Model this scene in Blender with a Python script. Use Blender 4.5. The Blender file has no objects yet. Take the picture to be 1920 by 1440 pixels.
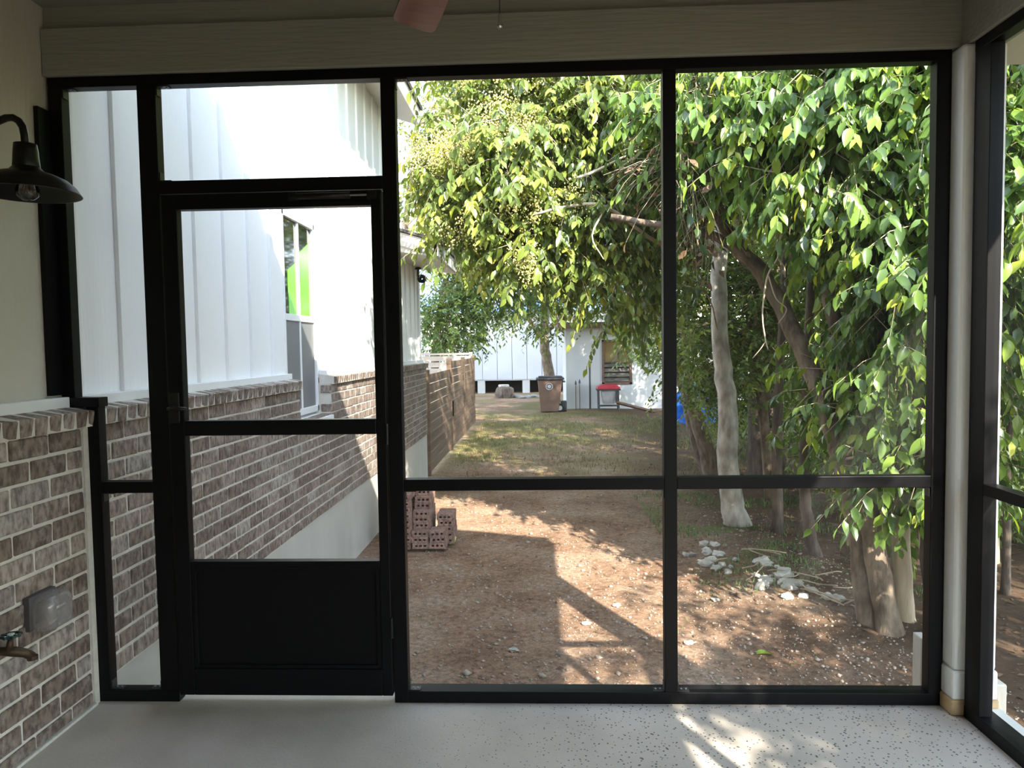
import bpy, bmesh, math, random
import numpy as np
from mathutils import Vector, Matrix, noise

random.seed(7)
RNG = np.random.default_rng(11)
sc = bpy.context.scene
COL = sc.collection

# ------------------------------------------------------------------ camera
CAM = Vector((0.0, 0.0, 1.3694))
yaw, pitch, roll, FPX = .0408, .0507, .0152, 1331.0
fwd = Vector((-math.sin(yaw) * math.cos(pitch), math.cos(yaw) * math.cos(pitch), -math.sin(pitch)))
r0 = fwd.cross(Vector((0, 0, 1))).normalized()
u0 = r0.cross(fwd)
rgt = r0 * math.cos(roll) - u0 * math.sin(roll)
up = rgt.cross(fwd)
cd = bpy.data.cameras.new('camera')
cd.sensor_width = 36.0
cd.lens = FPX / 1920 * 36.0
cd.clip_start, cd.clip_end = .02, 300
camo = bpy.data.objects.new('camera', cd)
COL.objects.link(camo)
m = Matrix.Identity(4)
for i in range(3):
    m[i][0], m[i][1], m[i][2], m[i][3] = rgt[i], up[i], -fwd[i], CAM[i]
camo.matrix_world = m
sc.camera = camo

# ------------------------------------------------------------------ world, sun, exposure
w = bpy.data.worlds.new('world')
sc.world = w
w.use_nodes = True
nt = w.node_tree
sky = nt.nodes.new('ShaderNodeTexSky')
sky.sky_type = 'NISHITA'
sky.sun_disc = False
sky.sun_elevation = math.radians(36)
sky.sun_rotation = math.radians(155)
sky.air_density, sky.dust_density, sky.ozone_density = 1.0, .08, 2.0
hsv = nt.nodes.new('ShaderNodeHueSaturation')
hsv.inputs['Saturation'].default_value = .58
nt.links.new(sky.outputs[0], hsv.inputs['Color'])
nt.links.new(hsv.outputs[0], nt.nodes['Background'].inputs[0])
nt.nodes['Background'].inputs[1].default_value = .95
SUN = Vector((-.62, 1.33, -1.0)).normalized()      # direction the light travels
sd = bpy.data.lights.new('sun', 'SUN')
sd.energy = 13.5
sd.angle = math.radians(.55)
sd.color = (1.0, .93, .80)
so = bpy.data.objects.new('sun', sd)
COL.objects.link(so)
so.location = (6, -12, 10)
so.rotation_euler = SUN.to_track_quat('-Z', 'Y').to_euler()
vs = sc.view_settings
vs.view_transform = 'Standard'
vs.look = 'None'
vs.exposure = .6
vs.gamma = 1.0
vs.use_curve_mapping = False


# ------------------------------------------------------------------ materials
def node(nt, t, **kw):
    n = nt.nodes.new(t)
    for k, v in kw.items():
        setattr(n, k, v)
    return n


MATS = {}


def base(name):
    mt = bpy.data.materials.new(name)
    mt.use_nodes = True
    MATS[name] = mt
    t = mt.node_tree
    return mt, t, t.nodes['Principled BSDF']


def ramp(t, stops, interp='LINEAR'):
    r = node(t, 'ShaderNodeValToRGB')
    r.color_ramp.interpolation = interp
    e = r.color_ramp.elements
    while len(e) < len(stops):
        e.new(.5)
    for x, (p, c) in zip(e, stops):
        x.position = p
        x.color = (*c, 1)
    return r


def mat(name, c1, c2=None, scale=8, rough=.6, bump=0, bscale=None, detail=4, stretch=None, spec=.5, metal=0, coord='obj'):
    mt, t, b = base(name)
    b.inputs['Roughness'].default_value = rough
    b.inputs['Metallic'].default_value = metal
    b.inputs['Specular IOR Level'].default_value = spec
    b.inputs['Base Color'].default_value = (*c1, 1)
    if c2 is None and not bump:
        return mt
    tc = node(t, 'ShaderNodeNewGeometry' if coord == 'pos' else 'ShaderNodeTexCoord')
    src = tc.outputs['Position'] if coord == 'pos' else tc.outputs['Object']
    if stretch:
        mp = node(t, 'ShaderNodeMapping')
        mp.inputs['Scale'].default_value = stretch
        t.links.new(src, mp.inputs[0])
        src = mp.outputs[0]
    if c2 is not None:
        n = node(t, 'ShaderNodeTexNoise')
        n.inputs['Scale'].default_value = scale
        n.inputs['Detail'].default_value = detail
        t.links.new(src, n.inputs['Vector'])
        r = ramp(t, [(.3, c1), (.7, c2)])
        t.links.new(n.outputs['Fac'], r.inputs[0])
        t.links.new(r.outputs[0], b.inputs['Base Color'])
    if bump:
        n2 = node(t, 'ShaderNodeTexNoise')
        n2.inputs['Scale'].default_value = bscale or scale * 4
        n2.inputs['Detail'].default_value = 5
        t.links.new(src, n2.inputs['Vector'])
        bp = node(t, 'ShaderNodeBump')
        bp.inputs['Strength'].default_value = bump
        bp.inputs['Distance'].default_value = .01
        t.links.new(n2.outputs['Fac'], bp.inputs['Height'])
        t.links.new(bp.outputs[0], b.inputs['Normal'])
    return mt


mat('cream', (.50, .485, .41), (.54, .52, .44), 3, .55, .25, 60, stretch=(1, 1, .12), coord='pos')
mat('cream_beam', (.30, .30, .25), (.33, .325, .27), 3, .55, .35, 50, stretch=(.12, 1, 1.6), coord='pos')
mat('white_siding', (.84, .85, .845), (.88, .885, .88), 2, .55, .2, 70, stretch=(1, 1, .12), coord='pos')
mat('white_trim', (.76, .77, .76), (.80, .80, .79), 5, .5, .1, 40, coord='pos')
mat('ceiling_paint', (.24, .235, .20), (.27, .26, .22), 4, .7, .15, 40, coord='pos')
mat('black_frame', (.004, .004, .005), None, rough=.45, spec=.16)
mat('black_metal', (.006, .006, .006), (.010, .0095, .009), 30, .36, spec=.3)
mat('bracket', (.03, .03, .032), None, rough=.4, metal=.3)
mat('concrete_wall', (.43, .42, .39), (.50, .49, .455), 3.5, .8, .3, 25, stretch=(1, 1, .35), coord='pos')
mat('mortar', (.56, .535, .475), (.66, .63, .565), 25, .9, .6, 120, coord='pos')
mat('post_paint', (.80, .80, .75), (.85, .845, .80), 6, .5, .15, 40, stretch=(1, 1, .2), coord='pos')
mat('raw_pine', (.52, .36, .18), (.64, .47, .27), 9, .7, .2, 60, stretch=(1, 1, 5), coord='pos')
mat('grey_lumber', (.55, .50, .43), (.70, .66, .58), 12, .75, .3, 60, stretch=(1, 1, .2), coord='pos')
mat('bark_grey', (.24, .21, .17), (.58, .54, .46), 11, .9, .8, 40, stretch=(1, 1, .5), coord='pos')
mat('bark_brown', (.085, .06, .04), (.27, .205, .145), 16, .9, .9, 45, stretch=(1, 1, .4), coord='pos')
mat('bark_dark', (.055, .04, .03), (.17, .13, .095), 15, .9, .9, 40, stretch=(1, 1, .3), coord='pos')
mat('bark_tan', (.40, .31, .20), (.58, .47, .32), 6, .85, .7, 40, stretch=(1, 1, .3), coord='pos')
mat('twig', (.28, .21, .13), (.50, .40, .28), 9, .85, coord='pos')
mat('dead_leaf', (.075, .042, .022), (.20, .118, .062), 11, .75, coord='pos')
mat('fence_wood', (.10, .06, .036), (.20, .13, .08), 6, .8, .3, 50, stretch=(1, .1, 3), coord='pos')
mat('fence_grey', (.34, .29, .23), (.50, .43, .35), 6, .8, .3, 50, stretch=(.1, 1, 3), coord='pos')
mat('soffit_paint', (.62, .60, .55), (.66, .64, .59), 3, .6, .1, 30, coord='pos')
mat('roof_shingle', (.06, .055, .05), (.11, .10, .09), 14, .9, .5, 60, coord='pos')
mat('gravel_stone', (.25, .20, .155), (.44, .375, .305), 30, .9, coord='pos')
mat('rock', (.33, .31, .26), (.60, .57, .50), 7, .85, .8, 30, coord='pos')
mat('grey_stone', (.20, .20, .19), (.36, .36, .34), 8, .9, .7, 30, coord='pos')
mat('bin_brown', (.175, .105, .078), (.20, .125, .095), 6, .45)
mat('bin_dark', (.035, .035, .038), (.05, .05, .052), 6, .5)
mat('rubber', (.012, .012, .012), None, rough=.7)
mat('emblem', (.46, .47, .46), None, rough=.5)
mat('red_plastic', (.45, .03, .05), (.52, .05, .07), 5, .35)
mat('white_plastic', (.62, .62, .60), (.70, .70, .68), 5, .4)
mat('grill_body', (.22, .21, .20), (.40, .39, .37), 3, .5)
mat('steel', (.35, .35, .36), None, rough=.35, metal=.8)
mat('rust', (.09, .05, .03), (.20, .11, .06), 20, .8)
mat('blue_metal', (.19, .33, .62), (.24, .39, .68), 2, .4, coord='pos')
mat('shed_wall', (.52, .535, .54), (.59, .60, .59), 2, .7, .1, 25, coord='pos')
mat('far_white', (.44, .45, .475), (.49, .495, .515), 1.5, .6, coord='pos')
mat('dark_void', (.012, .011, .010), None, rough=1)
mat('brown_frame', (.11, .062, .04), (.17, .10, .065), 9, .6, coord='pos')
mat('pane_dull', (.10, .095, .085), (.20, .18, .15), 4, .15, coord='pos')
mat('reflection_pane', (.20, .145, .06), (.30, .22, .10), 3, .2, coord='pos')  # brown and yellow reflection painted into the glass colour
mat('fan_wood', (.17, .05, .03), (.24, .085, .05), 9, .38, stretch=(1, 6, 1))
mat('fan_metal', (.025, .02, .017), None, rough=.35, metal=.5)
mat('brass', (.075, .045, .022), (.04, .027, .016), 40, .5, metal=.4)
mat('teal_paint', (.008, .03, .026), (.012, .05, .04), 30, .4)
mat('plate_label', (.55, .60, .56), None, rough=.4)
mat('outlet_grey', (.07, .065, .07), None, rough=.5)
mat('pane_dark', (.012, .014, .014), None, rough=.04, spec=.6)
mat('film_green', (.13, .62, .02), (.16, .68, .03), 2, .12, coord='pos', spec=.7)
mat('screen_grey', (.15, .155, .16), (.17, .175, .18), 3, .5, coord='pos')
mat('window_vinyl', (.78, .79, .79), None, rough=.4)
mat('grass_dry', (.24, .20, .075), (.12, .17, .045), 1.2, .8, coord='pos')
mat('grass_green', (.07, .15, .03), (.16, .24, .06), 3, .7, coord='pos')
mat('flower', (.62, .55, .14), (.74, .70, .30), 9, .6, coord='pos')
mat('filament', (.5, .33, .12), None, rough=.3, metal=1)


def glassy(name, tint, amount, rough=.05):
    """thin clear material: mostly see-through with a reflecting coat"""
    mt, t, b = base(name)
    tr = node(t, 'ShaderNodeBsdfTransparent')
    tr.inputs[0].default_value = (*tint, 1)
    gl = node(t, 'ShaderNodeBsdfGlossy')
    gl.inputs['Roughness'].default_value = rough
    gl.inputs[0].default_value = (.9, .9, .9, 1)
    fr = node(t, 'ShaderNodeFresnel')
    fr.inputs[0].default_value = 1.45
    ad = node(t, 'ShaderNodeMath', operation='ADD')
    ad.inputs[1].default_value = amount
    t.links.new(fr.outputs[0], ad.inputs[0])
    mx = node(t, 'ShaderNodeMixShader')
    t.links.new(ad.outputs[0], mx.inputs[0])
    t.links.new(tr.outputs[0], mx.inputs[1])
    t.links.new(gl.outputs[0], mx.inputs[2])
    t.links.new(mx.outputs[0], t.nodes['Material Output'].inputs[0])
    return mt


glassy('bulb_glass', (.95, .95, .93), .04)
glassy('crystal', (.80, .82, .82), .30, .1)
glassy('clear_plastic', (.90, .88, .89), .06, .18)
_t = MATS['clear_plastic'].node_tree
_d = node(_t, 'ShaderNodeBsdfDiffuse')
_d.inputs[0].default_value = (.62, .58, .58, 1)
_m = node(_t, 'ShaderNodeMixShader')
_m.inputs[0].default_value = .3
_o = _t.nodes['Material Output'].inputs[0]
_t.links.new(_o.links[0].from_socket, _m.inputs[1])
_t.links.new(_d.outputs[0], _m.inputs[2])
_t.links.new(_m.outputs[0], _o)


def screen_mat():
    """woven insect mesh far too fine to model: thread coverage as see-through share"""
    mt, t, b = base('insect_mesh')
    tr = node(t, 'ShaderNodeBsdfTransparent')
    df = node(t, 'ShaderNodeBsdfDiffuse')
    df.inputs[0].default_value = (.15, .15, .15, 1)
    tl = node(t, 'ShaderNodeBsdfTranslucent')
    tl.inputs[0].default_value = (.16, .16, .16, 1)
    a = node(t, 'ShaderNodeMixShader')
    a.inputs[0].default_value = .35
    t.links.new(df.outputs[0], a.inputs[1])
    t.links.new(tl.outputs[0], a.inputs[2])
    mx = node(t, 'ShaderNodeMixShader')
    mx.inputs[0].default_value = .085
    t.links.new(tr.outputs[0], mx.inputs[1])
    t.links.new(a.outputs[0], mx.inputs[2])
    t.links.new(mx.outputs[0], t.nodes['Material Output'].inputs[0])


screen_mat()


def brick_mat(name, tones, smear, bump=.7):
    mt, t, b = base(name)
    b.inputs['Roughness'].default_value = .9
    oi = node(t, 'ShaderNodeObjectInfo')
    ge = node(t, 'ShaderNodeNewGeometry')
    ad = node(t, 'ShaderNodeMath', operation='ADD')
    t.links.new(oi.outputs['Random'], ad.inputs[0])
    t.links.new(ge.outputs['Random Per Island'], ad.inputs[1])
    fr = node(t, 'ShaderNodeMath', operation='FRACT')
    t.links.new(ad.outputs[0], fr.inputs[0])
    r = ramp(t, tones)
    t.links.new(fr.outputs[0], r.inputs[0])
    mp = node(t, 'ShaderNodeMapping')
    mp.inputs['Scale'].default_value = (1, 1, .45)
    t.links.new(ge.outputs['Position'], mp.inputs[0])
    n = node(t, 'ShaderNodeTexNoise')
    n.inputs['Scale'].default_value = 55
    n.inputs['Detail'].default_value = 6
    t.links.new(mp.outputs[0], n.inputs['Vector'])
    dk = node(t, 'ShaderNodeMix', data_type='RGBA', blend_type='MULTIPLY')
    dr = ramp(t, [(.35, (.45, .43, .42)), (.62, (1.15, 1.12, 1.1))])
    t.links.new(n.outputs['Fac'], dr.inputs[0])
    dk.inputs['Factor'].default_value = 1
    t.links.new(r.outputs[0], dk.inputs['A'])
    t.links.new(dr.outputs[0], dk.inputs['B'])
    n3 = node(t, 'ShaderNodeTexNoise')
    n3.inputs['Scale'].default_value = 16
    n3.inputs['Detail'].default_value = 7
    n3.inputs['Roughness'].default_value = .7
    t.links.new(ge.outputs['Position'], n3.inputs['Vector'])
    sr = ramp(t, [(.52, (0, 0, 0)), (.75, (smear, smear, smear))])
    t.links.new(n3.outputs['Fac'], sr.inputs[0])
    mx = node(t, 'ShaderNodeMix', data_type='RGBA')
    t.links.new(sr.outputs[0], mx.inputs['Factor'])
    t.links.new(dk.outputs['Result'], mx.inputs['A'])
    mx.inputs['B'].default_value = (.50, .47, .43, 1)
    t.links.new(mx.outputs['Result'], b.inputs['Base Color'])
    bp = node(t, 'ShaderNodeBump')
    bp.inputs['Strength'].default_value = bump
    bp.inputs['Distance'].default_value = .008
    t.links.new(n.outputs['Fac'], bp.inputs['Height'])
    t.links.new(bp.outputs[0], b.inputs['Normal'])


brick_mat('brick_brown', [(0, (.16, .122, .10)), (.3, (.24, .19, .158)), (.6, (.30, .25, .215)), (.85, (.18, .14, .115)), (.93, (.36, .335, .315)), (1, (.33, .28, .24))], .55)
brick_mat('brick_pink', [(0, (.27, .165, .13)), (.5, (.33, .21, .165)), (1, (.29, .19, .15))], .25, .4)


def concrete_floor():
    mt, t, b = base('porch_concrete')
    b.inputs['Roughness'].default_value = .72
    ge = node(t, 'ShaderNodeNewGeometry')
    n = node(t, 'ShaderNodeTexNoise')
    n.inputs['Scale'].default_value = 2.2
    n.inputs['Detail'].default_value = 6
    t.links.new(ge.outputs['Position'], n.inputs['Vector'])
    r = ramp(t, [(.3, (.45, .40, .34)), (.5, (.55, .49, .42)), (.72, (.63, .56, .49))])
    t.links.new(n.outputs['Fac'], r.inputs[0])
    # open pits in the trowelled surface, mostly away from the house wall
    v = node(t, 'ShaderNodeTexVoronoi')
    v.inputs['Scale'].default_value = 74
    t.links.new(ge.outputs['Position'], v.inputs['Vector'])
    n2 = node(t, 'ShaderNodeTexNoise')
    n2.inputs['Scale'].default_value = 34
    t.links.new(ge.outputs['Position'], n2.inputs['Vector'])
    sx = node(t, 'ShaderNodeSeparateXYZ')
    t.links.new(ge.outputs['Position'], sx.inputs[0])
    mr = node(t, 'ShaderNodeMapRange')
    mr.inputs['From Min'].default_value = -.9
    mr.inputs['From Max'].default_value = .3
    mr.inputs['To Min'].default_value = .02
    mr.inputs['To Max'].default_value = .36
    t.links.new(sx.outputs[0], mr.inputs['Value'])
    mu = node(t, 'ShaderNodeMath', operation='MULTIPLY')
    t.links.new(n2.outputs['Fac'], mu.inputs[0])
    mu.inputs[1].default_value = 1.2
    sub = node(t, 'ShaderNodeMath', operation='MULTIPLY')
    t.links.new(mr.outputs[0], sub.inputs[0])
    t.links.new(mu.outputs[0], sub.inputs[1])
    sub2 = node(t, 'ShaderNodeMath', operation='ADD')
    sub2.inputs[1].default_value = .035
    t.links.new(sub.outputs[0], sub2.inputs[0])
    lt = node(t, 'ShaderNodeMath', operation='LESS_THAN')
    t.links.new(v.outputs['Distance'], lt.inputs[0])
    t.links.new(sub2.outputs[0], lt.inputs[1])
    vc = node(t, 'ShaderNodeSeparateColor')
    t.links.new(v.outputs['Color'], vc.inputs[0])
    g2 = node(t, 'ShaderNodeMath', operation='GREATER_THAN')
    g2.inputs[1].default_value = .3
    t.links.new(vc.outputs[0], g2.inputs[0])
    m2 = node(t, 'ShaderNodeMath', operation='MULTIPLY')
    t.links.new(lt.outputs[0], m2.inputs[0])
    t.links.new(g2.outputs[0], m2.inputs[1])
    mx = node(t, 'ShaderNodeMix', data_type='RGBA')
    t.links.new(m2.outputs[0], mx.inputs['Factor'])
    t.links.new(r.outputs[0], mx.inputs['A'])
    mx.inputs['B'].default_value = (.13, .115, .10, 1)
    t.links.new(mx.outputs['Result'], b.inputs['Base Color'])
    n4 = node(t, 'ShaderNodeTexNoise')
    n4.inputs['Scale'].default_value = 90
    t.links.new(ge.outputs['Position'], n4.inputs['Vector'])
    sb = node(t, 'ShaderNodeMath', operation='SUBTRACT')
    t.links.new(n4.outputs['Fac'], sb.inputs[0])
    t.links.new(m2.outputs[0], sb.inputs[1])
    bp = node(t, 'ShaderNodeBump')
    bp.inputs['Strength'].default_value = .3
    bp.inputs['Distance'].default_value = .004
    t.links.new(sb.outputs[0], bp.inputs['Height'])
    t.links.new(bp.outputs[0], b.inputs['Normal'])


concrete_floor()


def dirt_mat():
    mt, t, b = base('dirt')
    b.inputs['Roughness'].default_value = .95
    b.inputs['Specular IOR Level'].default_value = .1
    ge = node(t, 'ShaderNodeNewGeometry')
    n = node(t, 'ShaderNodeTexNoise')
    n.inputs['Scale'].default_value = 1.6
    n.inputs['Detail'].default_value = 9
    n.inputs['Roughness'].default_value = .65
    t.links.new(ge.outputs['Position'], n.inputs['Vector'])
    r = ramp(t, [(.28, (.16, .092, .058)), (.48, (.29, .185, .122)), (.62, (.36, .255, .18)), (.8, (.42, .33, .255))])
    t.links.new(n.outputs['Fac'], r.inputs[0])
    # speckle of pale grit and dark crumbs
    n2 = node(t, 'ShaderNodeTexNoise')
    n2.inputs['Scale'].default_value = 26
    n2.inputs['Detail'].default_value = 9
    n2.inputs['Roughness'].default_value = .78
    t.links.new(ge.outputs['Position'], n2.inputs['Vector'])
    sp = ramp(t, [(.34, (.50, .46, .42)), (.5, (1, 1, 1)), (.66, (1.6, 1.55, 1.5))])
    t.links.new(n2.outputs['Fac'], sp.inputs[0])
    m1 = node(t, 'ShaderNodeMix', data_type='RGBA', blend_type='MULTIPLY')
    m1.inputs['Factor'].default_value = 1
    t.links.new(r.outputs[0], m1.inputs['A'])
    t.links.new(sp.outputs[0], m1.inputs['B'])
    # thin grass and dry thatch towards the back of the yard
    sx = node(t, 'ShaderNodeSeparateXYZ')
    t.links.new(ge.outputs['Position'], sx.inputs[0])
    mr = node(t, 'ShaderNodeMapRange')
    mr.inputs['From Min'].default_value = 9.0
    mr.inputs['From Max'].default_value = 14.0
    t.links.new(sx.outputs[1], mr.inputs['Value'])
    n3 = node(t, 'ShaderNodeTexNoise')
    n3.inputs['Scale'].default_value = .9
    n3.inputs['Detail'].default_value = 7
    t.links.new(ge.outputs['Position'], n3.inputs['Vector'])
    g = ramp(t, [(.4, (0, 0, 0)), (.58, (.8, .8, .8))])
    t.links.new(n3.outputs['Fac'], g.inputs[0])
    mm = node(t, 'ShaderNodeMath', operation='MULTIPLY')
    t.links.new(mr.outputs[0], mm.inputs[0])
    t.links.new(g.outputs[0], mm.inputs[1])
    mx = node(t, 'ShaderNodeMix', data_type='RGBA')
    t.links.new(mm.outputs[0], mx.inputs['Factor'])
    t.links.new(m1.outputs['Result'], mx.inputs['A'])
    mx.inputs['B'].default_value = (.17, .16, .06, 1)
    # shade of the trees on the right, painted into the dirt as darker brown
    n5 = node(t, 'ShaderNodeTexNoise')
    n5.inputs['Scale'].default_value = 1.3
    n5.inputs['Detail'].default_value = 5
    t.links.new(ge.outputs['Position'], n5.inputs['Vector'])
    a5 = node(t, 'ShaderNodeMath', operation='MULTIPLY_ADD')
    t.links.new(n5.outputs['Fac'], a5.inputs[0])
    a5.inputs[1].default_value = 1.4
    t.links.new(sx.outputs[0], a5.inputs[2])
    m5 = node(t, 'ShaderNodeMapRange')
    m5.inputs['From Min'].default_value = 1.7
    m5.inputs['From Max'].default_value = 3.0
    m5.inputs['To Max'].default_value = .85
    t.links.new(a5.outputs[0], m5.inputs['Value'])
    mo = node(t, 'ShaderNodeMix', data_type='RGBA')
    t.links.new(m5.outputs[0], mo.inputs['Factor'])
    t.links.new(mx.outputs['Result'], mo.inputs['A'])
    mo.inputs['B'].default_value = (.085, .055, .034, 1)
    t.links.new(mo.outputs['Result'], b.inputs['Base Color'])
    bp = node(t, 'ShaderNodeBump')
    bp.inputs['Strength'].default_value = .9
    bp.inputs['Distance'].default_value = .02
    t.links.new(n2.outputs['Fac'], bp.inputs['Height'])
    t.links.new(bp.outputs[0], b.inputs['Normal'])


dirt_mat()


def leaf_mat(name, stops, trans=.27, rough=.28):
    mt, t, b = base(name)
    at = node(t, 'ShaderNodeAttribute', attribute_name='tint')
    r = ramp(t, stops)
    t.links.new(at.outputs['Fac'], r.inputs[0])
    t.links.new(r.outputs[0], b.inputs['Base Color'])
    b.inputs['Roughness'].default_value = rough
    b.inputs['Specular IOR Level'].default_value = .5
    tl = node(t, 'ShaderNodeBsdfTranslucent')
    hs = node(t, 'ShaderNodeHueSaturation')
    hs.inputs['Hue'].default_value = .485
    hs.inputs['Saturation'].default_value = 1.15
    hs.inputs['Value'].default_value = 1.7
    t.links.new(r.outputs[0], hs.inputs['Color'])
    t.links.new(hs.outputs[0], tl.inputs[0])
    mx = node(t, 'ShaderNodeMixShader')
    mx.inputs[0].default_value = trans
    t.links.new(b.outputs[0], mx.inputs[1])
    t.links.new(tl.outputs[0], mx.inputs[2])
    t.links.new(mx.outputs[0], t.nodes['Material Output'].inputs[0])


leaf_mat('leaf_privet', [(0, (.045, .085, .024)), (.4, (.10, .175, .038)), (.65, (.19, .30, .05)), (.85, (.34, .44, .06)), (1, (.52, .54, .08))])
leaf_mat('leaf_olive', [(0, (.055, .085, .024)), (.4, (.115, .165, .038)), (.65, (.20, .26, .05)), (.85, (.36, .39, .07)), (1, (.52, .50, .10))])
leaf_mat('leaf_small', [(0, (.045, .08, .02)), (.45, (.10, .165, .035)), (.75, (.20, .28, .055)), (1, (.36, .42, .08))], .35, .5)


# ------------------------------------------------------------------ geometry helpers
class MB:
    def __init__(s):
        s.v, s.f = [], []

    def add(s, v, f):
        o = len(s.v)
        s.v += [tuple(p) for p in v]
        s.f += [tuple(i + o for i in q) for q in f]
        return s

    def box(s, x0, x1, y0, y1, z0, z1):
        v = [(x, y, z) for z in (z0, z1) for y in (y0, y1) for x in (x0, x1)]
        return s.add(v, [(0, 2, 3, 1), (4, 5, 7, 6), (0, 1, 5, 4), (2, 6, 7, 3), (0, 4, 6, 2), (1, 3, 7, 5)])

    def prism(s, poly, axis, a, b):
        """extrude a 2-D polygon along axis ('x','y','z') from a to b"""
        def P(p, h):
            return {'x': (h, p[0], p[1]), 'y': (p[0], h, p[1]), 'z': (p[0], p[1], h)}[axis]
        n = len(poly)
        v = [P(p, a) for p in poly] + [P(p, b) for p in poly]
        f = [tuple(range(n)), tuple(range(2 * n - 1, n - 1, -1))]
        f += [(i, i + n, (i + 1) % n + n, (i + 1) % n) for i in range(n)]
        return s.add(v, f)

    def tube(s, pts, rad, n=8, cap=True, wob=0):
        pts = [Vector(p) for p in pts]
        k = len(pts)
        if not hasattr(rad, '__len__'):
            rad = [rad] * k
        v, f = [], []
        prev = None
        for i, p in enumerate(pts):
            d = (pts[min(i + 1, k - 1)] - pts[max(i - 1, 0)]).normalized()
            if prev is None:
                a = d.cross(Vector((0, 0, 1)))
                if a.length < .05:
                    a = d.cross(Vector((0, 1, 0)))
            else:
                a = prev - d * prev.dot(d)
            a.normalize()
            prev = a
            b = d.cross(a)
            for j in range(n):
                t = 2 * math.pi * j / n
                rr = rad[i] * (1 + wob * (random.random() - .5))
                v.append(p + (a * math.cos(t) + b * math.sin(t)) * rr)
        for i in range(k - 1):
            for j in range(n):
                q = (j + 1) % n
                f.append((i * n + j, i * n + q, (i + 1) * n + q, (i + 1) * n + j))
        if cap:
            f.append(tuple(range(n - 1, -1, -1)))
            f.append(tuple((k - 1) * n + j for j in range(n)))
        return s.add(v, f)

    def lathe(s, prof, c, axis='z', n=24, close=False):
        v, f = [], []
        for (r, h) in prof:
            for j in range(n):
                t = 2 * math.pi * j / n
                a, b = r * math.cos(t), r * math.sin(t)
                v.append({'z': (c[0] + a, c[1] + b, c[2] + h), 'x': (c[0] + h, c[1] + a, c[2] + b), 'y': (c[0] + a, c[1] + h, c[2] + b)}[axis])
        k = len(prof)
        for i in range(k - 1):
            for j in range(n):
                q = (j + 1) % n
                f.append((i * n + j, i * n + q, (i + 1) * n + q, (i + 1) * n + j))
        if close:
            f.append(tuple(range(n - 1, -1, -1)))
            f.append(tuple((k - 1) * n + j for j in range(n)))
        return s.add(v, f)

    def torus(s, c, R, r, axis='z', n=24, m_=8):
        pts = []
        v, f = [], []
        for i in range(n):
            t = 2 * math.pi * i / n
            for j in range(m_):
                p = 2 * math.pi * j / m_
                a, b, h = (R + r * math.cos(p)) * math.cos(t), (R + r * math.cos(p)) * math.sin(t), r * math.sin(p)
                v.append({'z': (c[0] + a, c[1] + b, c[2] + h), 'x': (c[0] + h, c[1] + a, c[2] + b), 'y': (c[0] + a, c[1] + h, c[2] + b)}[axis])
        for i in range(n):
            for j in range(m_):
                f.append((i * m_ + j, ((i + 1) % n) * m_ + j, ((i + 1) % n) * m_ + (j + 1) % m_, i * m_ + (j + 1) % m_))
        return s.add(v, f)

    def mesh(s, name, mt, smooth=False):
        me = bpy.data.meshes.new(name)
        me.from_pydata(s.v, [], s.f)
        bm = bmesh.new()
        bm.from_mesh(me)
        bmesh.ops.recalc_face_normals(bm, faces=bm.faces)
        bm.to_mesh(me)
        bm.free()
        me.materials.append(MATS[mt])
        if smooth:
            me.polygons.foreach_set('use_smooth', [True] * len(me.polygons))
        return me

    def build(s, name, mt, parent=None, smooth=False, bevel=0, kind=None, label=None):
        o = bpy.data.objects.new(name, s.mesh(name, mt, smooth))
        COL.objects.link(o)
        if bevel:
            b = o.modifiers.new('bevel', 'BEVEL')
            b.width, b.segments, b.limit_method = bevel, 2, 'ANGLE'
        if parent:
            o.parent = parent
            o.matrix_parent_inverse = Matrix.Translation(-world_loc(parent))
        if kind:
            o['kind'] = kind
        if label:
            o['label'] = label
        return o


def world_loc(o):
    v = Vector(o.location)
    return v


def empty(name, loc, label, cat, group=None, kind=None):
    o = bpy.data.objects.new(name, None)
    o.empty_display_size = .1
    COL.objects.link(o)
    o.location = loc
    return tag(o, label, cat, group, kind)


def tag(o, label, cat, group=None, kind=None):
    o['label'] = label
    o['category'] = cat
    if group:
        o['group'] = group
    if kind:
        o['kind'] = kind
    return o


def place(name, me, parent, mw, kind=None):
    """link a mesh-sharing object at world matrix mw under parent (all parents are unrotated)"""
    o = bpy.data.objects.new(name, me)
    COL.objects.link(o)
    if parent:
        o.parent = parent
        o.matrix_parent_inverse = Matrix.Translation(-world_loc(parent))
    o.matrix_basis = mw
    if kind:
        o['kind'] = kind
    return o


def quick_mesh(name, verts, faces, mt, tint=None, smooth=False):
    """numpy (n,3) verts and (m,k) faces"""
    me = bpy.data.meshes.new(name)
    nv, nf, k = len(verts), len(faces), faces.shape[1]
    me.vertices.add(nv)
    me.vertices.foreach_set('co', np.ascontiguousarray(verts, dtype=np.float32).ravel())
    me.loops.add(nf * k)
    me.loops.foreach_set('vertex_index', np.ascontiguousarray(faces, dtype=np.int32).ravel())
    me.polygons.add(nf)
    me.polygons.foreach_set('loop_start', np.arange(0, nf * k, k, dtype=np.int32))
    if smooth:
        me.polygons.foreach_set('use_smooth', np.ones(nf, dtype=bool))
    if tint is not None:
        a = me.attributes.new('tint', 'FLOAT', 'POINT')
        a.data.foreach_set('value', np.ascontiguousarray(tint, dtype=np.float32))
    me.update(calc_edges=True)
    me.validate()
    me.materials.append(MATS[mt])
    return me


D = 2.669          # inner face of the front screen wall
XW = -1.757        # brick face of the house wall
XS = -1.864        # siding face of the house wall
GZ = -.60          # yard level

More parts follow.
